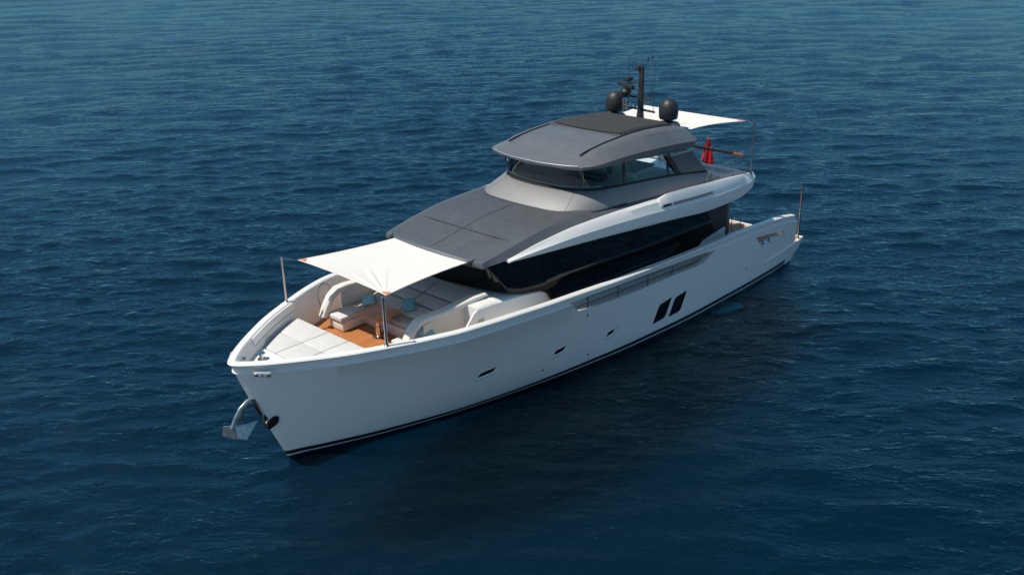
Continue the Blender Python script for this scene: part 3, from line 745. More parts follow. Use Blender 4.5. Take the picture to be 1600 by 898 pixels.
# ------------------------------------------------------------------ hardtop
ht_z = K((7.22, 6.86), (7.5, 7.02), (8, 7.20), (9, 7.34), (10.6, 7.42), (12, 7.37), (13, 7.28), (14, 7.10), (14.5, 6.98))
ht_low = K((7.22, 6.68), (7.4, 6.52), (7.75, 6.41), (8.2, 6.43), (10.2, 6.56), (12, 6.72), (13.5, 6.79), (14.5, 6.82))
def ht_row(x, yc, yo):
    z = ht_z(x); zl = ht_low(x)
    zc = z-.04; zm = zl+(zc-zl)*.38
    return [Vector((x, y, zz)) for y, zz in [(0, z+.02), (yc*.4, z+.018), (yc*.8, z), (yc*.95, z-.015), (yc, zc-.02), (yc+.05, zc-.045), (yo, zm), (yo-.03, zm-.035), (yo-.08, zl+.01), (yo-.12, zl-.005), (yo-.3, zl+.03), (0, zl+.10)]]
rows = []
for x in [7.22, 7.26, 7.34, 7.5, 7.75, 8.2]+list(np.linspace(8.8, 12.8, 12)):
    e = max(0, (8.0-x)/.68)
    r0 = ht_row(x, 1.98, 2.44)
    if e: r0 = [Vector((p.x, p.y*(1-.10*e**4), p.z)) for p in r0]
    rows.append(r0)
for xo, yo, xc, bl in ((13.0, 2.42, 13.0, 0), (13.3, 2.40, 13.45, .12), (13.55, 2.36, 13.85, .3), (13.75, 2.30, 14.15, .5), (13.88, 2.23, 14.33, .72), (13.95, 2.17, 14.42, .88), (13.99, 2.13, 14.48, 1.0), (14.01, 2.12, 14.505, 1.35), (14.015, 2.11, 14.51, 1.8)):
    base_ = ht_row(xo, 1.98*yo/2.44, yo); rr = []
    for j, p in enumerate(base_):
        x = xo+(xc-xo)*max(0, 1-abs(p.y/yo)**2.4)**.9
        q_ = ht_row(x, 1.98*yo/2.44, yo)[j]
        k1 = min(bl, 1); end = 6.975 if j < 6 else (6.935 if j == 6 else 6.82)
        z = q_.z+(end-q_.z)*k1
        if bl > 1: z = z+(6.88-z)*(.4 if bl < 1.5 else .85)
        rr.append(Vector((x, p.y, z)))
    rows.append(rr)
full = [r_[::1]+[Vector((p.x, -p.y, p.z)) for p in r_[1:-1][::-1]] for r_ in rows]
b = MB(); b.loft(full, closed=True, cap=True); ht = b.build('hardtop', 'grey_top', yacht, smooth=21)
for s in (1, -1):
    q = MB(); L_ = [Vector((x, s*1.66, ht_z(x)+.012)) for x in np.linspace(13.6, 8.2, 24)]
    q.tube(L_, .028, 6); q.build('hardtop_track', 'black', yacht)
lip = []
for y in np.linspace(-2.0, 2.0, 41):
    lip.append((13.99+.52*max(0, 1-abs(y/2.13)**2.4)**.9, y, 6.962))
seam(lip, 'hardtop_lip', .014, 'satin')
# folded canvas sunroof
q = MB(); rows = []
n_ = 46
for i in range(n_+1):
    x = 11.2-3.0*i/n_
    w = .028*(1+math.sin(i*2*math.pi/4))*.9
    yo = 1.56+.05*(1 if i % 4 < 2 else -1)*(1 if 0 < i < n_ else 0)
    z = ht_z(x)+.035+w
    rows.append([Vector((x+(.18*(1-(yy/1.6)**2) if i < 2 else 0), yy, z+(.02 if abs(yy) < 1.4 else -.03))) for yy in np.linspace(-yo, yo, 13)])
q.loft(rows); o = q.build('sunroof_canvas', 'fabric_black', yacht, smooth=50); solidify(o, .03)
q = MB(); q.box((11.32, 0, ht_z(11.3)+.02), (.16, 3.3, .04), rot=Matrix.Rotation(rad(2), 3, 'Y'), bev=.01); q.build('sunroof_bar', 'grey', yacht)

# ------------------------------------------------------------------ interior of the flybridge seen through the glass
q = MB(); rows = []
for x, y in ((13.95, .05), (13.8, 1.0), (13.4, 1.6), (12.9, 1.95), (12.4, 2.1)): rows.append((x, y))
pl = [(x, y) for x, y in rows]+[(11.9, 2.1), (11.9, -2.1)]+[(x, -y) for x, y in rows[::-1]]
q.prism([(x, y) for x, y in pl], 'z', 5.55, 6.0); q.build('dashboard', 'dash', yacht)
q = MB(); q.tube([Vector((p.x, p.y, p.z+.06)) for p in mirror(outw([v for v in sl[:27]], -.20))], .04, 8); q.build('dashboard_trim', 'white', yacht)
q = MB(); q.prism([(13.6, 6.72), (8.4, 6.44), (8.4, 6.47), (13.6, 6.755)], 'y', -2.0, 2.0); q.build('bounce_ceiling', 'cream', yacht)  # pale panel added under the hardtop to bounce light into the interior
q = MB(); q.box((12.25, .9, 6.05), (.5, 1.5, .3), bev=.05); q.build('helm_console', 'black', yacht)
q = MB(); q.box((10.3, 0, 4.95), (6.4, 4.9, .06)); q.build('fly_floor', 'teak', yacht)
for y in (.45, 1.35):
    q = MB(); q.box((11.25, y, 5.55), (.55, .6, .18), bev=.06); q.box((10.98, y, 5.98), (.16, .58, .80), bev=.07, rot=Matrix.Rotation(rad(-8), 3, 'Y')); q.lathe([(0, 0), (.09, 0), (.09, .5), (0, .5)], (11.25, y, 4.98), 12)
    q.build('helm_seat', 'cushion', yacht)
q = MB(); q.box((9.9, 1.75, 5.32), (2.3, .75, .62), bev=.06); q.box((10.9, 1.72, 5.72), (.22, .7, .62), bev=.08, rot=Matrix.Rotation(rad(12), 3, 'Y')); q.build('fly_sofa', 'cushion', yacht)
q = MB(); q.box((9.3, .35, 5.62), (2.1, 1.3, .07), bev=.015); q.build('dining_table', 'fabric_black', yacht)
q = MB(); q.box((9.3, .35, 5.28), (.9, .5, .62), bev=.02); q.build('table_base', 'cherry', yacht)
q = MB(); q.box((9.2, -1.7, 5.25), (2.8, .8, .9), bev=.05); q.build('wet_bar', 'white', yacht)
for y in (1.4, .9):
    q = MB(); q.box((9.55, y, 6.02), (.08, .55, .42), bev=.035, rot=Matrix.Rotation(rad(20), 3, 'Y'))
for s in (1, -1):
    q = MB(); q.prism([(12.6, 4.95), (12.4, 5.80), (7.4, 5.26), (6.9, 4.95)], 'y', s*2.30, s*2.36); q.build('inner_coaming', 'cream', yacht)

# ------------------------------------------------------------------ mast, domes, antennas
for s in (1, -1):
    q = MB(); q.lathe([(0, 0), (.20, 0), (.17, .05), (.12, .07), (.12, .10), (.2, .11), (.335, .16), (.36, .22), (.375, .45), (.372, .55), (.35, .66), (.30, .77), (.22, .86), (.12, .91), (0, .925)], (7.87, s*1.28, 7.23), 40)
    dome = q.build('satellite_dome', 'mast', yacht)
    q = MB(); q.lathe([(0, -.10), (.50, -.10), (.42, 0), (.25, .015), (0, .02)], (7.92, s*1.28, 7.24), 32); q.build('dome_base', 'grey', dome)
q = MB(); rows = []
for z, w, d, dx in ((7.15, .15, .24, .0), (7.5, .115, .19, -.01), (8.3, .10, .16, -.02), (9.2, .09, .13, -.03), (9.24, .085, .12, -.03)):
    rows.append([Vector((7.93+dx+sx*d*.5, sy*w, z)) for sx, sy in ((1, .6), (.6, 1), (-.6, 1), (-1, .6), (-1, -.6), (-.6, -1), (.6, -1), (1, -.6))])
q.loft(rows, closed=True, cap=True); mast = q.build('mast', 'mast', yacht)
def arm(pts, r_=.03): 
    q = MB(); q.tube(pts, r_, 8); return q.build('mast_arm', 'mast', mast)
arm([(7.9, -1.0, 7.62), (7.9, .65, 7.55)], .045); arm([(7.95, -.95, 8.02), (7.9, 0, 8.05), (7.85, .5, 7.98)], .04)
arm([(7.9, 0, 8.62), (8.1, -.35, 8.58)], .03)
q = MB(); q.lathe([(0, 0), (.13, 0), (.20, .10), (.22, .22), (.16, .32), (0, .34)], (8.15, -.55, 8.05), 24); radar = q.build('radar_scanner', 'mast', mast)
q = MB(); q.box((8.15, -.55, 8.50), (1.25, .16, .17), bev=.04, rot=Matrix.Rotation(rad(63), 3, 'Z')); q.build('radar_bar', 'mast', radar)
q = MB(); q.box((8.15, -.42, 8.74), (.30, .18, .14), bev=.02); q.tube([(8.15, -.42, 8.55), (8.15, -.42, 8.7)], .03, 8); q.build('thermal_camera', 'mast', mast)
q = MB(); q.box((7.95, -.10, 9.16), (.2, .16, .18), bev=.02); q.build('navigation_light', 'mast', mast)
q = MB(); q.tube([(7.9, .03, 9.24), (7.8, .22, 9.46)], .012, 6); q.tube([(7.8, .22, 9.40), (7.8, .22, 9.58)], .02, 6); q.tube([(7.9, .15, 9.5), (7.7, .32, 9.56)], .012, 6); q.box((7.68, .34, 9.58), (.1, .03, .06)); q.build('wind_vane', 'mast', mast)
for (x, y, z, h, t) in ((7.9, -.62, 7.62, 2.05, .010), (7.9, .58, 7.57, 1.95, .010), (8.1, -.42, 8.02, .60, .009), (7.85, .42, 8.0, .72, .016)):
    q = MB(); q.tube([(x, y, z), (x-.01, y+.0, z+h*.5), (x-.03, y+.03*(1 if y > 0 else 0), z+h)], [t*1.3, t, t*.6], 6); q.build('whip_antenna', 'mast', mast)
q = MB(); q.tube([(7.9, -.8, 7.5), (7.9, -.8, 7.9)], .1, 12); q.box((7.9, -.55, 7.66), (.25, .3, .1), bev=.03); q.build('horn', 'steel_dull', mast)

# ------------------------------------------------------------------ rails
def rail(name, paths, r_=.02, m='steel_dull', par=None):
    q = MB()
    for p in paths: q.tube(p, r_, 8)
    return q.build(name, m, par or yacht)
# fly aft rails
for s in (1, -1):
    rl = rail('fly_rail', [[(7.5, s*2.86, 5.10), (7.44, s*2.88, 5.30), (7.2, s*2.89, 5.50), (6.6, s*2.9, 5.57), (4.93, s*2.9, 5.60), (4.86, s*2.9, 5.55), (4.6, s*2.9, 5.1), (4.55, s*2.9, 4.75)], [(6.0, s*2.9, 5.2), (4.72, s*2.9, 5.25)]], .018)
    for x in (6.5, 5.62):
        q = MB(); q.tube([(x, s*2.9, 4.85), (x, s*2.9, 5.58)], .016, 8); q.build('stanchion', 'steel_dull', rl)
q = MB(); q.box((4.93, 0, 5.62), (.12, 5.8, .10), bev=.025); tr = q.build('aft_hand_rail', 'cherry', yacht)
for y in (-2.2, -1.1, 0.15):
    q = MB(); q.tube([(4.93, y, 5.58), (4.93, y, 4.64)], .018, 8); q.build('stanchion', 'mast', tr)
# side deck rail in the bulwark opening, with net
for s in (1, -1):
    def orz(x): return capz(x)-.40
    y0 = 3.47
    rl = rail('bulwark_rail', [[(15.45, s*y0, 2.98), (15.2, s*y0, 3.0), (12.4, s*y0, 2.80), (10.0, s*y0, 2.62)], [(16.1, s*y0, 2.85), (12.4, s*y0, 2.60), (9.2, s*y0, 2.40)]], .012, 'mast')
    for x in (15.35, 13.7, 11.95, 10.45):
        q = MB(); q.tube([(x, s*y0, 2.3), (x, s*y0, 2.80+(x-12.4)*.072)], .016, 8); q.build('stanchion', 'mast', rl)
    q = MB(); q.poly([(16.2, s*3.40, 3.1), (8.2, s*3.40, 2.52), (8.2, s*3.40, 2.2), (16.2, s*3.40, 2.6)]); q.build('rail_net', 'net', rl, smooth=0)
# stair rail by the aft deck
rl = rail('stair_rail', [[(5.55, 2.2, 3.3), (5.2, 2.2, 3.3), (3.6, 2.2, 2.5), (3.6, 2.2, 1.53)], [(5.2, 1.4, 3.0), (4.2, 1.4, 2.45), (4.2, 1.4, 1.53)]], .02)
q = MB(); q.tube([(4.3, 2.2, 2.85), (4.3, 2.2, 1.53)], .018, 8); q.build('stanchion', 'steel_dull', rl)
q = MB(); q.box((5.10, 2.25, 2.7), (.28, .5, 2.3), bev=.04); q.build('cockpit_locker', 'grey', yacht)
q = MB(); q.box((4.75, 2.0, 1.83), (.5, .7, .6), bev=.06); q.build('cockpit_seat', 'white', yacht)

# ------------------------------------------------------------------ bow furniture fixed to the yacht
def bow_out(x, gap): return max(.0, in_y(x, False)-.14-gap)
b = MB(); pts = []
for x in np.linspace(22.95, 24.98, 14): pts.append((x, bow_out(x, .06)))
b.prism(pts+[(x, -y) for x, y in pts[::-1]], 'z', 2.86, 3.10); b.build('sunpad_base', 'white', yacht)
b = MB(); pts = [(x, bow_out(x, -.02)) for x in np.linspace(24.95, 25.62, 8)]
b.prism(pts+[(x, -y) for x, y in pts[::-1]], 'z', 3.0, 3.26); o = b.build('bow_deck', 'white', yacht); bevel(o, .02)
b = MB(); b.box((24.9, .95, 3.28), (.35, .8, .10), bev=.03); b.build('bow_step', 'white', yacht)
b = MB(); b.box((22.97, 0, 2.80), (.04, 4.3, .5)); b.build('sunpad_front', 'white', yacht)
for s in (1, -1):
    # inner locker lip beside the sunpad
    q = MB(); L_ = []
    for x in np.linspace(22.9, 25.3, 14):
        y = in_y(x, False)-.02; L_.append([Vector((x, s*(y+.02), 3.70)), Vector((x, s*(y-.035), 3.70)), Vector((x, s*(y-.055), 3.46)), Vector((x, s*(y+.02), 3.45))])
    q.loft(L_, closed=True, cap=True); q.build('bulwark_locker', 'white', yacht)
    q = MB(); q.tube([L[2]+Vector((0, -s*.004, -.012)) for L in L_], .009, 6); q.build('locker_handle', 'steel_dull', yacht)
    q = MB(); q.lathe([(0, 0), (.13, 0), (.12, .03), (.06, .05), (.05, .13), (.12, .17), (.12, .20), (0, .21)], (25.42, s*.42, 3.262), 20); q.build('bollard', 'steel', yacht)
    q = MB(); q.lathe([(0, 0), (.16, 0), (.16, .02), (.10, .03), (0, .03)], (26.0, s*.42, 3.38), 20, Matrix.Rotation(rad(-s*70), 3, 'X')@Matrix.Rotation(rad(35), 3, 'Y')); q.build('fairlead', 'steel_dull', yacht)
    fa = s*rad(-50); C0 = Vector((26.17, s*.80, 3.47)); dv = Vector((math.cos(fa), math.sin(fa), 0)); nv = Vector((math.sin(rad(50)), s*math.cos(rad(50)), 0))
    q = MB(); q.box(C0, (.50, .07, .15), bev=.02, rot=Matrix.Rotation(fa, 3, 'Z'))
    fl = q.build('bow_fairlead', 'satin', yacht)
    for dx in (-.17, .17, .0):
        q = MB(); q.box(C0+dv*dx+nv*.03, (.10 if dx else .03, .04, .09), bev=.01, rot=Matrix.Rotation(fa, 3, 'Z')); q.build('fairlead_opening', 'steel_dull' if dx else 'black', fl)
q = MB(); q.box((25.95, 0, 3.10), (.35, .22, .16), bev=.04); q.lathe([(0, 0), (.11, 0), (.11, .12), (.07, .16), (.1, .22), (0, .24)], (25.78, .0, 3.03), 20); q.tube([(26.1, 0, 3.15), (26.3, 0, 3.1)], .03, 8); q.build('windlass', 'steel', yacht)
# round hatch on the starboard bulwark inside
for s in (1, -1):
    q = MB(); x0 = 21.3; ring = []
    for k in range(33):
        a = 2*math.pi*k/32; x = x0+.36*math.cos(a); z = 3.22+.42*math.sin(a)
        ring.append(Vector((x, s*(-in_y(x, False)+ .03+.26*max(0, min(1, (3.55-z)/.95))), z)))
    q.tube(ring, .022, 8, caps=False); q.build('hatch_ring', 'steel_dull', yacht)

# anchor pocket trim and white nose pads
q = MB(); rows = []
for k in range(17):
    a = math.pi*2*k/16
# ------------------------------------------------------------------ sofa
sofa = empty('lounge_sofa', (20.6, 0, 2.62), 'large grey U shaped lounge sofa with raked backrest cushions under the forward sail', 'sofa')
# base
b = MB(); b.box((20.55, 0, 2.80), (.95, 3.5, .36), bev=.03); b.box((21.15, -1.58, 2.80), (1.55, .72, .34), bev=.06); b.box((21.15, 1.58, 2.80), (1.55, .72, .34), bev=.06); b.prism([(20.6, 2.64), (20.6, 3.08), (18.8, 3.60), (18.8, 2.64)], 'y', -1.7, 1.7); b.build('sofa_base', 'cream', sofa)
def cush(x0, x1, y0, y1, z, t, name='seat_cushion', m='cushion', tilt=None, bev=.045):
    q = MB(); rot = Matrix.Rotation(tilt, 3, 'Y') if tilt else None
    q.box(((x0+x1)/2, (y0+y1)/2, z-t/2), (x1-x0, y1-y0, t), rot=rot, bev=bev, seg=3); return q.build(name, m, sofa)
cush(20.95, 21.98, -1.95, -1.22, 3.14, .17, m='cushion_light'); cush(20.95, 21.98, 1.22, 1.95, 3.14, .17, m='cushion_light')
cush(20.35, 20.94, -1.9, -.01, 3.14, .17); cush(20.35, 20.94, .01, 1.9, 3.14, .17)
# three raked rows of cushions rising to the windscreen
rowsx = [(20.62, 3.24, 20.05, 3.40), (20.03, 3.41, 19.50, 3.56), (19.48, 3.57, 18.80, 3.74)]
for (xa, za, xb, zb) in rowsx:
    L = math.hypot(xb-xa, zb-za); ang = math.atan2(zb-za, xa-xb)
    for y0, y1 in ((-1.62, -.012), (.012, 1.62)):
        q = MB(); q.box(((xa+xb)/2, (y0+y1)/2, (za+zb)/2-.03), (L-.045, y1-y0-.02, .14), rot=Matrix.Rotation(ang, 3, 'Y'), bev=.035, seg=3)
        q.build('back_cushion', 'cushion', sofa)
# sculpted arms
for s in (1, -1):
    q = MB(); P = [(22.12, 3.02, .14, .10), (21.98, 3.30, .15, .11), (21.75, 3.62, .15, .11), (21.5, 3.78, .15, .11), (21.2, 3.80, .15, .11), (20.6, 3.76, .16, .11), (19.9, 3.78, .17, .10), (19.2, 3.82, .18, .08), (18.7, 3.82, .16, .04)]
    rows = []
    for i, (x, z, hw, hh) in enumerate(P):
        a, c = P[max(i-1, 0)], P[min(i+1, len(P)-1)]
        t = Vector((c[0]-a[0], 0, c[1]-a[1])).normalized(); nn = Vector((-t.z, 0, t.x)); nn = nn if nn.z > 0 or abs(nn.z) < .3 else -nn
        if nn.z < -.01: nn = -nn
        y = s*(1.98-.0*i)
        y = s*min(1.98, in_y(x)-.35)
        c0 = Vector((x, y, z)); e = Vector((0, 1, 0))
        rows.append([c0+e*(hw*math.copysign(abs(math.cos(2*math.pi*k/14))**.45, math.cos(2*math.pi*k/14)))+nn*(hh*math.copysign(abs(math.sin(2*math.pi*k/14))**.45, math.sin(2*math.pi*k/14))) for k in range(14)])
    q.loft(rows, closed=True, cap=True); q.build('sofa_arm', 'cream', sofa, smooth=50)
    q = MB(); q.prism([(21.4, 2.62), (21.3, 3.62), (18.9, 3.72), (18.9, 2.62)], 'y', s*1.98, s*2.02); 
    q.build('arm_panel', 'cream', sofa)

# ------------------------------------------------------------------ table
table = empty('teak_table', (21.30, -.05, 2.62), 'square teak table on a polished steel pedestal between the sofa and the sunpad', 'table')
q = MB(); q.box((21.26, -.20, 3.395), (.98, 1.16, .055), bev=.012); q.build('table_top', 'teak_table', table)
q = MB(); q.lathe([(0, 0), (.20, 0), (.20, .015), (.12, .04), (.10, .06), (.10, .34), (.115, .345), (.115, .37), (.085, .375), (.085, .70), (.2, .74), (0, .745)], (21.36, -.12, 2.622), 32); q.build('pedestal', 'steel', table)

# ------------------------------------------------------------------ sunpad cushions
def cyv(x): return bow_out(x, .09)
xm, xf, xa_ = 23.98, 24.90, 22.98
defs = {('aft', 's'): ([(xa_, -.50), (xm-.01, -.50), (xm-.01, -cyv(xm)), (23.5, -cyv(23.5)), (xa_, -cyv(xa_))], 'light grey sunpad cushion at the starboard bulwark next to the teak floor'),
        ('aft', 'c'): ([(xa_, .48), (xm-.01, .48), (xm-.01, -.48), (xa_, -.48)], 'light grey sunpad cushion in the middle of the row nearest the teak table'),
        ('aft', 'p'): ([(xa_, cyv(xa_)), (23.5, cyv(23.5)), (xm-.01, cyv(xm)), (xm-.01, .50), (xa_, .50)], 'light grey sunpad cushion tucked behind the port bulwark beside the near pole'),
        ('fwd', 's'): ([(xm+.01, -.50), (xf, -.50), (xf, -cyv(xf)), (24.4, -cyv(24.4)), (xm+.01, -cyv(xm+.01))], 'light grey wedge shaped sunpad cushion at the far side nearest the bow'),
        ('fwd', 'c'): ([(xm+.01, .48), (xf, .48), (xf, -.48), (xm+.01, -.48)], 'light grey sunpad cushion in the middle of the row nearest the bow'),
        ('fwd', 'p'): ([(xm+.01, cyv(xm+.01)), (24.4, cyv(24.4)), (xf-.1, cyv(xf-.1)), (xf-.1, .50), (xm+.01, .50)], 'small light grey sunpad cushion by the white bow step on the near side')}
for k, (pl, lab) in defs.items():
    q = MB(); q.prism(pl, 'z', 3.105, 3.25, bev=.028)
    o = q.build('sunpad_cushion', 'cushion_light'); meta(o, lab, 'cushion', 'sunpad cushions on the bow')

# ------------------------------------------------------------------ pillows
def pillow(loc, rot, m, label, sz=.46, th=.17):
    n_ = 14; q = MB(); bm = q.bm; rnd = random.Random(hash(label) % 99)
    T = {}
    for side in (1, -1):
        for i in range(n_+1):
            for j in range(n_+1):
                a, c = 2*i/n_-1, 2*j/n_-1
                if side == -1 and (i in (0, n_) or j in (0, n_)): T[(side, i, j)] = T[(1, i, j)]; continue
                pinch = 1-.10*(1-abs(a*c))*(abs(a)**3+abs(c)**3)*.5
                h = th*.5*((1-a**4)*(1-c**4))**.6*(1+.10*math.sin(5*a+c*3))
                T[(side, i, j)] = bm.verts.new((a*sz/2*pinch, c*sz/2*pinch, side*h))
    for side in (1, -1):
        for i in range(n_):
            for j in range(n_):
                v = [T[(side, i, j)], T[(side, i+1, j)], T[(side, i+1, j+1)], T[(side, i, j+1)]]
                bm.faces.new(v if side == 1 else v[::-1])
    o = q.build('throw_pillow', m, smooth=60); o.location = loc; o.rotation_euler = (Matrix.Rotation(rot[0], 3, 'Z')@Matrix.Rotation(rot[1], 3, 'Y')@Matrix.Rotation(rot[2], 3, 'Z')).to_euler()
    return meta(o, label, 'pillow', 'blue throw pillows on the sofa')
pillow((20.75, -1.30, 3.36), (rad(20), rad(22), rad(25)), 'aqua', 'pale aqua throw pillow lying on the far sofa seat under the sail edge')
pillow((20.38, .28, 3.50), (rad(28), rad(52), rad(14)), 'teal', 'teal square throw pillow leaning on the middle of the raked backrest', .44)
pillow((21.15, 2.0, 3.28), (rad(80), rad(50), rad(12)), 'aqua', 'aqua throw pillow showing beneath the near sofa arm')

# ------------------------------------------------------------------ poles and sun sails
def pole(x, y, z, h, label, lean=(0, 0), cat='pole', group='steel poles holding the sun sails', hh=None):
    p = empty('sail_pole', (x, y, z), label, cat, group)
    q = MB(); q.tube([(x, y, z), (x+lean[0], y+lean[1], z+h)], .042, 14); q.build('pole_tube', 'steel', p)
    q = MB(); q.lathe([(0, 0), (.075, 0), (.075, .02), (.055, .04), (.055, .09), (0, .09)], (x, y, z), 20); q.build('pole_base', 'steel_dull', p)
    q = MB(); q.lathe([(0, 0), (.05, 0), (.05, .03), (.02, .05), (0, .055)], (x+lean[0], y+lean[1], z+h), 14); q.build('pole_cap', 'steel', p)
    return p
pole(23.11, 2.46, 3.74, 1.47, 'steel pole standing on the near bow rail beside the teak table')
pole(23.11, -2.46, 3.74, 1.47, 'steel pole standing on the far bow rail at the left')
pole(4.50, 3.05, 4.76, 2.12, 'tall steel pole at the aft corner of the flybridge holding the rear sail')
pole(4.50, -3.05, 4.76, 2.12, 'steel pole on the far aft corner of the flybridge behind the mast')
pole(.42, 3.28, .94, 2.62, 'slim steel pole rising from the swim platform at the near stern corner', (.20, .10))
pole(.42, -3.28, .94, 2.62, 'steel pole on the far corner of the swim platform behind the flybridge', (.20, -.10))

def sail(name, C, label, sagu, sagv, sagz, folds=None, n=40, patches=(), th=.006):
    """C: corners a,b,c,d in order round the sail"""
    root = empty(name, tuple((Vector(C[0])+Vector(C[2]))/2), label, 'sun sail', 'white sun sails stretched over the decks')
    C = [Vector(c) for c in C]; cen = sum(C, Vector())/4
    def P(s, t):
        p = (1-s)*(1-t)*C[0]+s*(1-t)*C[1]+s*t*C[2]+(1-s)*t*C[3]
        # concave edges
        ab = (C[1]-C[0]); 
        e0 = 4*s*(1-s)*(1-t)**2; e2 = 4*s*(1-s)*t**2; e1 = 4*t*(1-t)*s**2; e3 = 4*t*(1-t)*(1-s)**2
        m0 = (C[0]+C[1])/2; m1 = (C[1]+C[2])/2; m2 = (C[2]+C[3])/2; m3 = (C[3]+C[0])/2
        p = p+(cen-m0)*e0*sagu[0]+(cen-m1)*e1*sagu[1]+(cen-m2)*e2*sagu[2]+(cen-m3)*e3*sagu[3]
        p.z -= sagz*16*s*(1-s)*t*(1-t)
        if folds:
            for (ci, amp, freq, reach, a0, a1) in folds:
                d = p-C[ci]; r_ = math.hypot(d.x, d.y); a = math.atan2(d.y, d.x)
                cdir = cen-C[ci]; a = a-math.atan2(cdir.y, cdir.x); a = (a+math.pi) % (2*math.pi)-math.pi
                env = max(0, 1-r_/reach)**1.0*min(1, r_/.5)*math.exp(-((a-a0)/a1)**2)
                p.z += amp*env*(math.sin(freq*a)+.5*math.sin(freq*1.7*a+1))
        return p
    q = MB(); grid = [[P(i/n, j/n) for j in range(n+1)] for i in range(n+1)]
    q.loft(grid); o = q.build('sail_cloth', 'sail', root, smooth=80); solidify(o, th, 0)
    hq = MB(); rim = [grid[i][0] for i in range(n+1)]+[grid[n][j] for j in range(1, n+1)]+[grid[i][n] for i in range(n-1, -1, -1)]+[grid[0][j] for j in range(n-1, 0, -1)]
    hq.tube(rim+[rim[0]], .013, 6); hq.build('sail_hem', 'sail', root, smooth=60)
    for ci, sz in patches:
        i0 = 0 if ci in (0, 3) else 1; j0 = 0 if ci in (0, 1) else 1
        q = MB(); g = []
        kk = 6
        for a in range(kk+1):
            row = []
            for c in range(kk+1):
                uu, vv = a/kk, c/kk
                # round the inner edge
                rr = sz/max(1e-6, math.hypot(uu, vv))*max(uu, vv) if (uu or vv) else sz
                s_ = uu*rr; t_ = vv*rr
                row.append(P(abs(i0-s_), abs(j0-t_))+Vector((0, 0, .009)))
            g.append(row)
        q.loft(g); o = q.build('corner_patch', 'salmon', root, smooth=80); solidify(o, .018, 0)
    return root
fs = sail('sun_sail', [(22.62, -2.26, 5.06), (22.78, 2.20, 5.12), (19.12, 1.72, 4.93), (19.12, -1.74, 4.95)],
     'big white sun sail stretched over the bow lounge from two poles to the grey roof', (.05, .05, .05, .05), 0, .10,
     folds=[(1, .032, 34, 2.9, .22, .26), (0, .008, 20, 2.5, 0, .5)], n=110, patches=((0, .06), (1, .06)))
q = MB(); q.tube([(22.62, -2.26, 5.06), (23.11, -2.46, 5.19)], .008, 6); q.build('sail_rope', 'steel', fs)
q = MB(); q.tube([(22.78, 2.20, 5.12), (23.11, 2.46, 5.19)], .008, 6); q.build('sail_rope', 'steel', fs)
asl = sail('sun_sail', [(4.40, -2.6, 6.86), (4.42, 2.60, 6.86), (7.35, 2.0, 6.98), (7.35, -2.0, 6.98)],
     'white sun sail stretched aft of the hardtop over the rear of the flybridge', (.08, .10, .02, .10), 0, .08, n=40, patches=((0, .06), (1, .06)))
for s in (1, -1):
    q = MB(); q.tube([(4.41, s*2.6, 6.86), (4.50, s*3.05, 6.84)], .008, 6); q.build('sail_rope', 'steel', asl)
# clamps holding the sail on the roof edge
for s in (1, -1):
    q = MB(); q.box((19.12, s*1.86, 4.93), (.22, .12, .14), bev=.03, rot=Matrix.Rotation(rad(-25), 3, 'Z')); q.box((18.98, s*1.92, 5.02), (.28, .06, .04), bev=.01); q.tube([(19.0, s*1.95, 5.04), (18.8, s*2.2, 5.06)], .015, 6); q.build('sail_clamp', 'mast', yacht)

# ------------------------------------------------------------------ flag
fl = empty('ensign_flag', (3.95, .68, 4.6), 'red ensign flag hanging limp from a short staff behind the wooden aft rail', 'flag')
q = MB(); q.tube([(3.78, .40, 4.68), (3.42, .28, 5.72)], .016, 8); q.build('flagstaff', 'steel_dull', fl)
q = MB(); n_ = 26; rows = []
for i in range(n_+1):
    t = i/n_; z = 5.62-1.04*t; w = .035+.40*t**1.15; 
    row = []
    for j in range(n_+1):
        v = j/n_; a = (v-.42)*w*1.6
        row.append(Vector((3.42+.16*math.sin(v*11+t*4)*t**.6+.07*math.sin(v*23+t*7), .29+a+.05*math.sin(t*6+v*4)*t, z-.22*v*t+.07*math.sin(v*17+t*3)*t)))
    rows.append(row)
q.loft(rows); o = q.build('flag_cloth', 'red', fl, smooth=70); solidify(o, .004, 0)
o.data.materials.append(M['white'])
for p in o.data.polygons:
    i, j = divmod(p.index, n_)
    if 7 < i < 17 and (3 < j < 8): p.material_index = 1

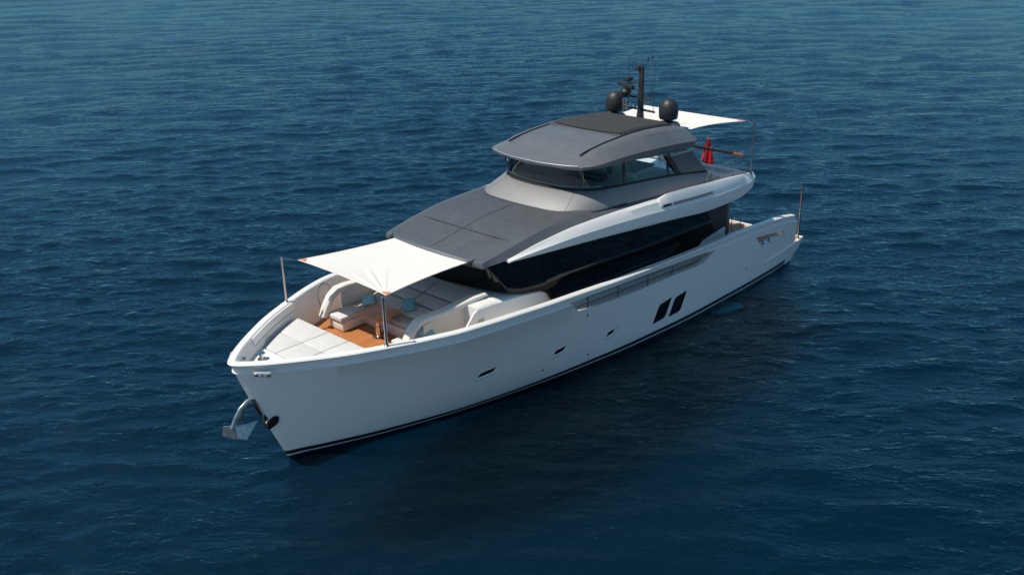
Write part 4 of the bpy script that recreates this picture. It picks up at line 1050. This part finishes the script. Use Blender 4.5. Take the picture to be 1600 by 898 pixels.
# ------------------------------------------------------------------ anchor
an = empty('bow_anchor', (26.25, 0, 2.2), 'polished steel anchor hanging out of its pocket in the bow over the water', 'anchor')
q = MB(); P = [(26.02, 2.42), (26.30, 2.36), (26.50, 2.22), (26.66, 1.98), (26.78, 1.72)]
rows = []
for i, (x, z) in enumerate(P):
    a, c = P[max(0, i-1)], P[min(len(P)-1, i+1)]; t = Vector((c[0]-a[0], 0, c[1]-a[1])).normalized(); nn = Vector((-t.z, 0, t.x)); w = .045; h = .07+.025*i
    rows.append([Vector((x, 0, z))+nn*(h*dz)+Vector((0, w*dy, 0)) for dz, dy in ((1, .5), (.8, 1), (-.8, 1), (-1, .5), (-1, -.5), (-.8, -1), (.8, -1), (1, -.5))])
q.loft(rows, closed=True, cap=True); q.build('shank', 'anchor', an, smooth=50)
T_ = Vector((26.08, .05, 1.72)); HL, HB = Vector((27.03, -.22, 1.83)), Vector((27.08, -.22, 1.53)); BP = Vector((26.62, .26, 1.38)); RG = Vector((26.80, .02, 1.84)); MID = Vector((26.50, .12, 1.80))
for pl in ((T_, Vector((26.30, .16, 1.62)), BP, Vector((26.82, .16, 1.50)), RG, MID), (RG, HL, HB, Vector((26.86, 0, 1.42)), BP)):
    q = MB(); q.poly(pl); bmesh.ops.triangulate(q.bm, faces=q.bm.faces); o = q.build('fluke', 'anchor', an, smooth=0); solidify(o, .035, 0); bevel(o, .008)
q = MB(); q.box((26.05, 0, 2.10), (.07, .17, .62), rot=Matrix.Rotation(rad(22), 3, 'Y'), bev=.03); q.build('anchor_chute', 'rubber', yacht)
q = MB(); q.lathe([(0, -.14), (.08, -.14), (.05, -.04), (.05, .04), (.08, .14), (0, .14)], (26.16, 0, 2.30), 20, Matrix.Rotation(rad(90), 3, 'X')); q.build('anchor_roller', 'steel', yacht)
for s in (1, -1):
    skin([(25.70+.12*math.cos(t)-.06*math.sin(t), 1.52+.24*math.sin(t)) for t in np.linspace(0, 2*math.pi, 25)[:-1]], s, .05, .10).build('chain_plate', 'black', yacht)

# stabiliser fin under water
q = MB(); q.prism([(7.7, 2.7), (6.9, 3.75), (5.9, 3.95), (5.6, 2.7)], 'z', -.34, -.27); q.build('stabiliser_fin', 'white', yacht)
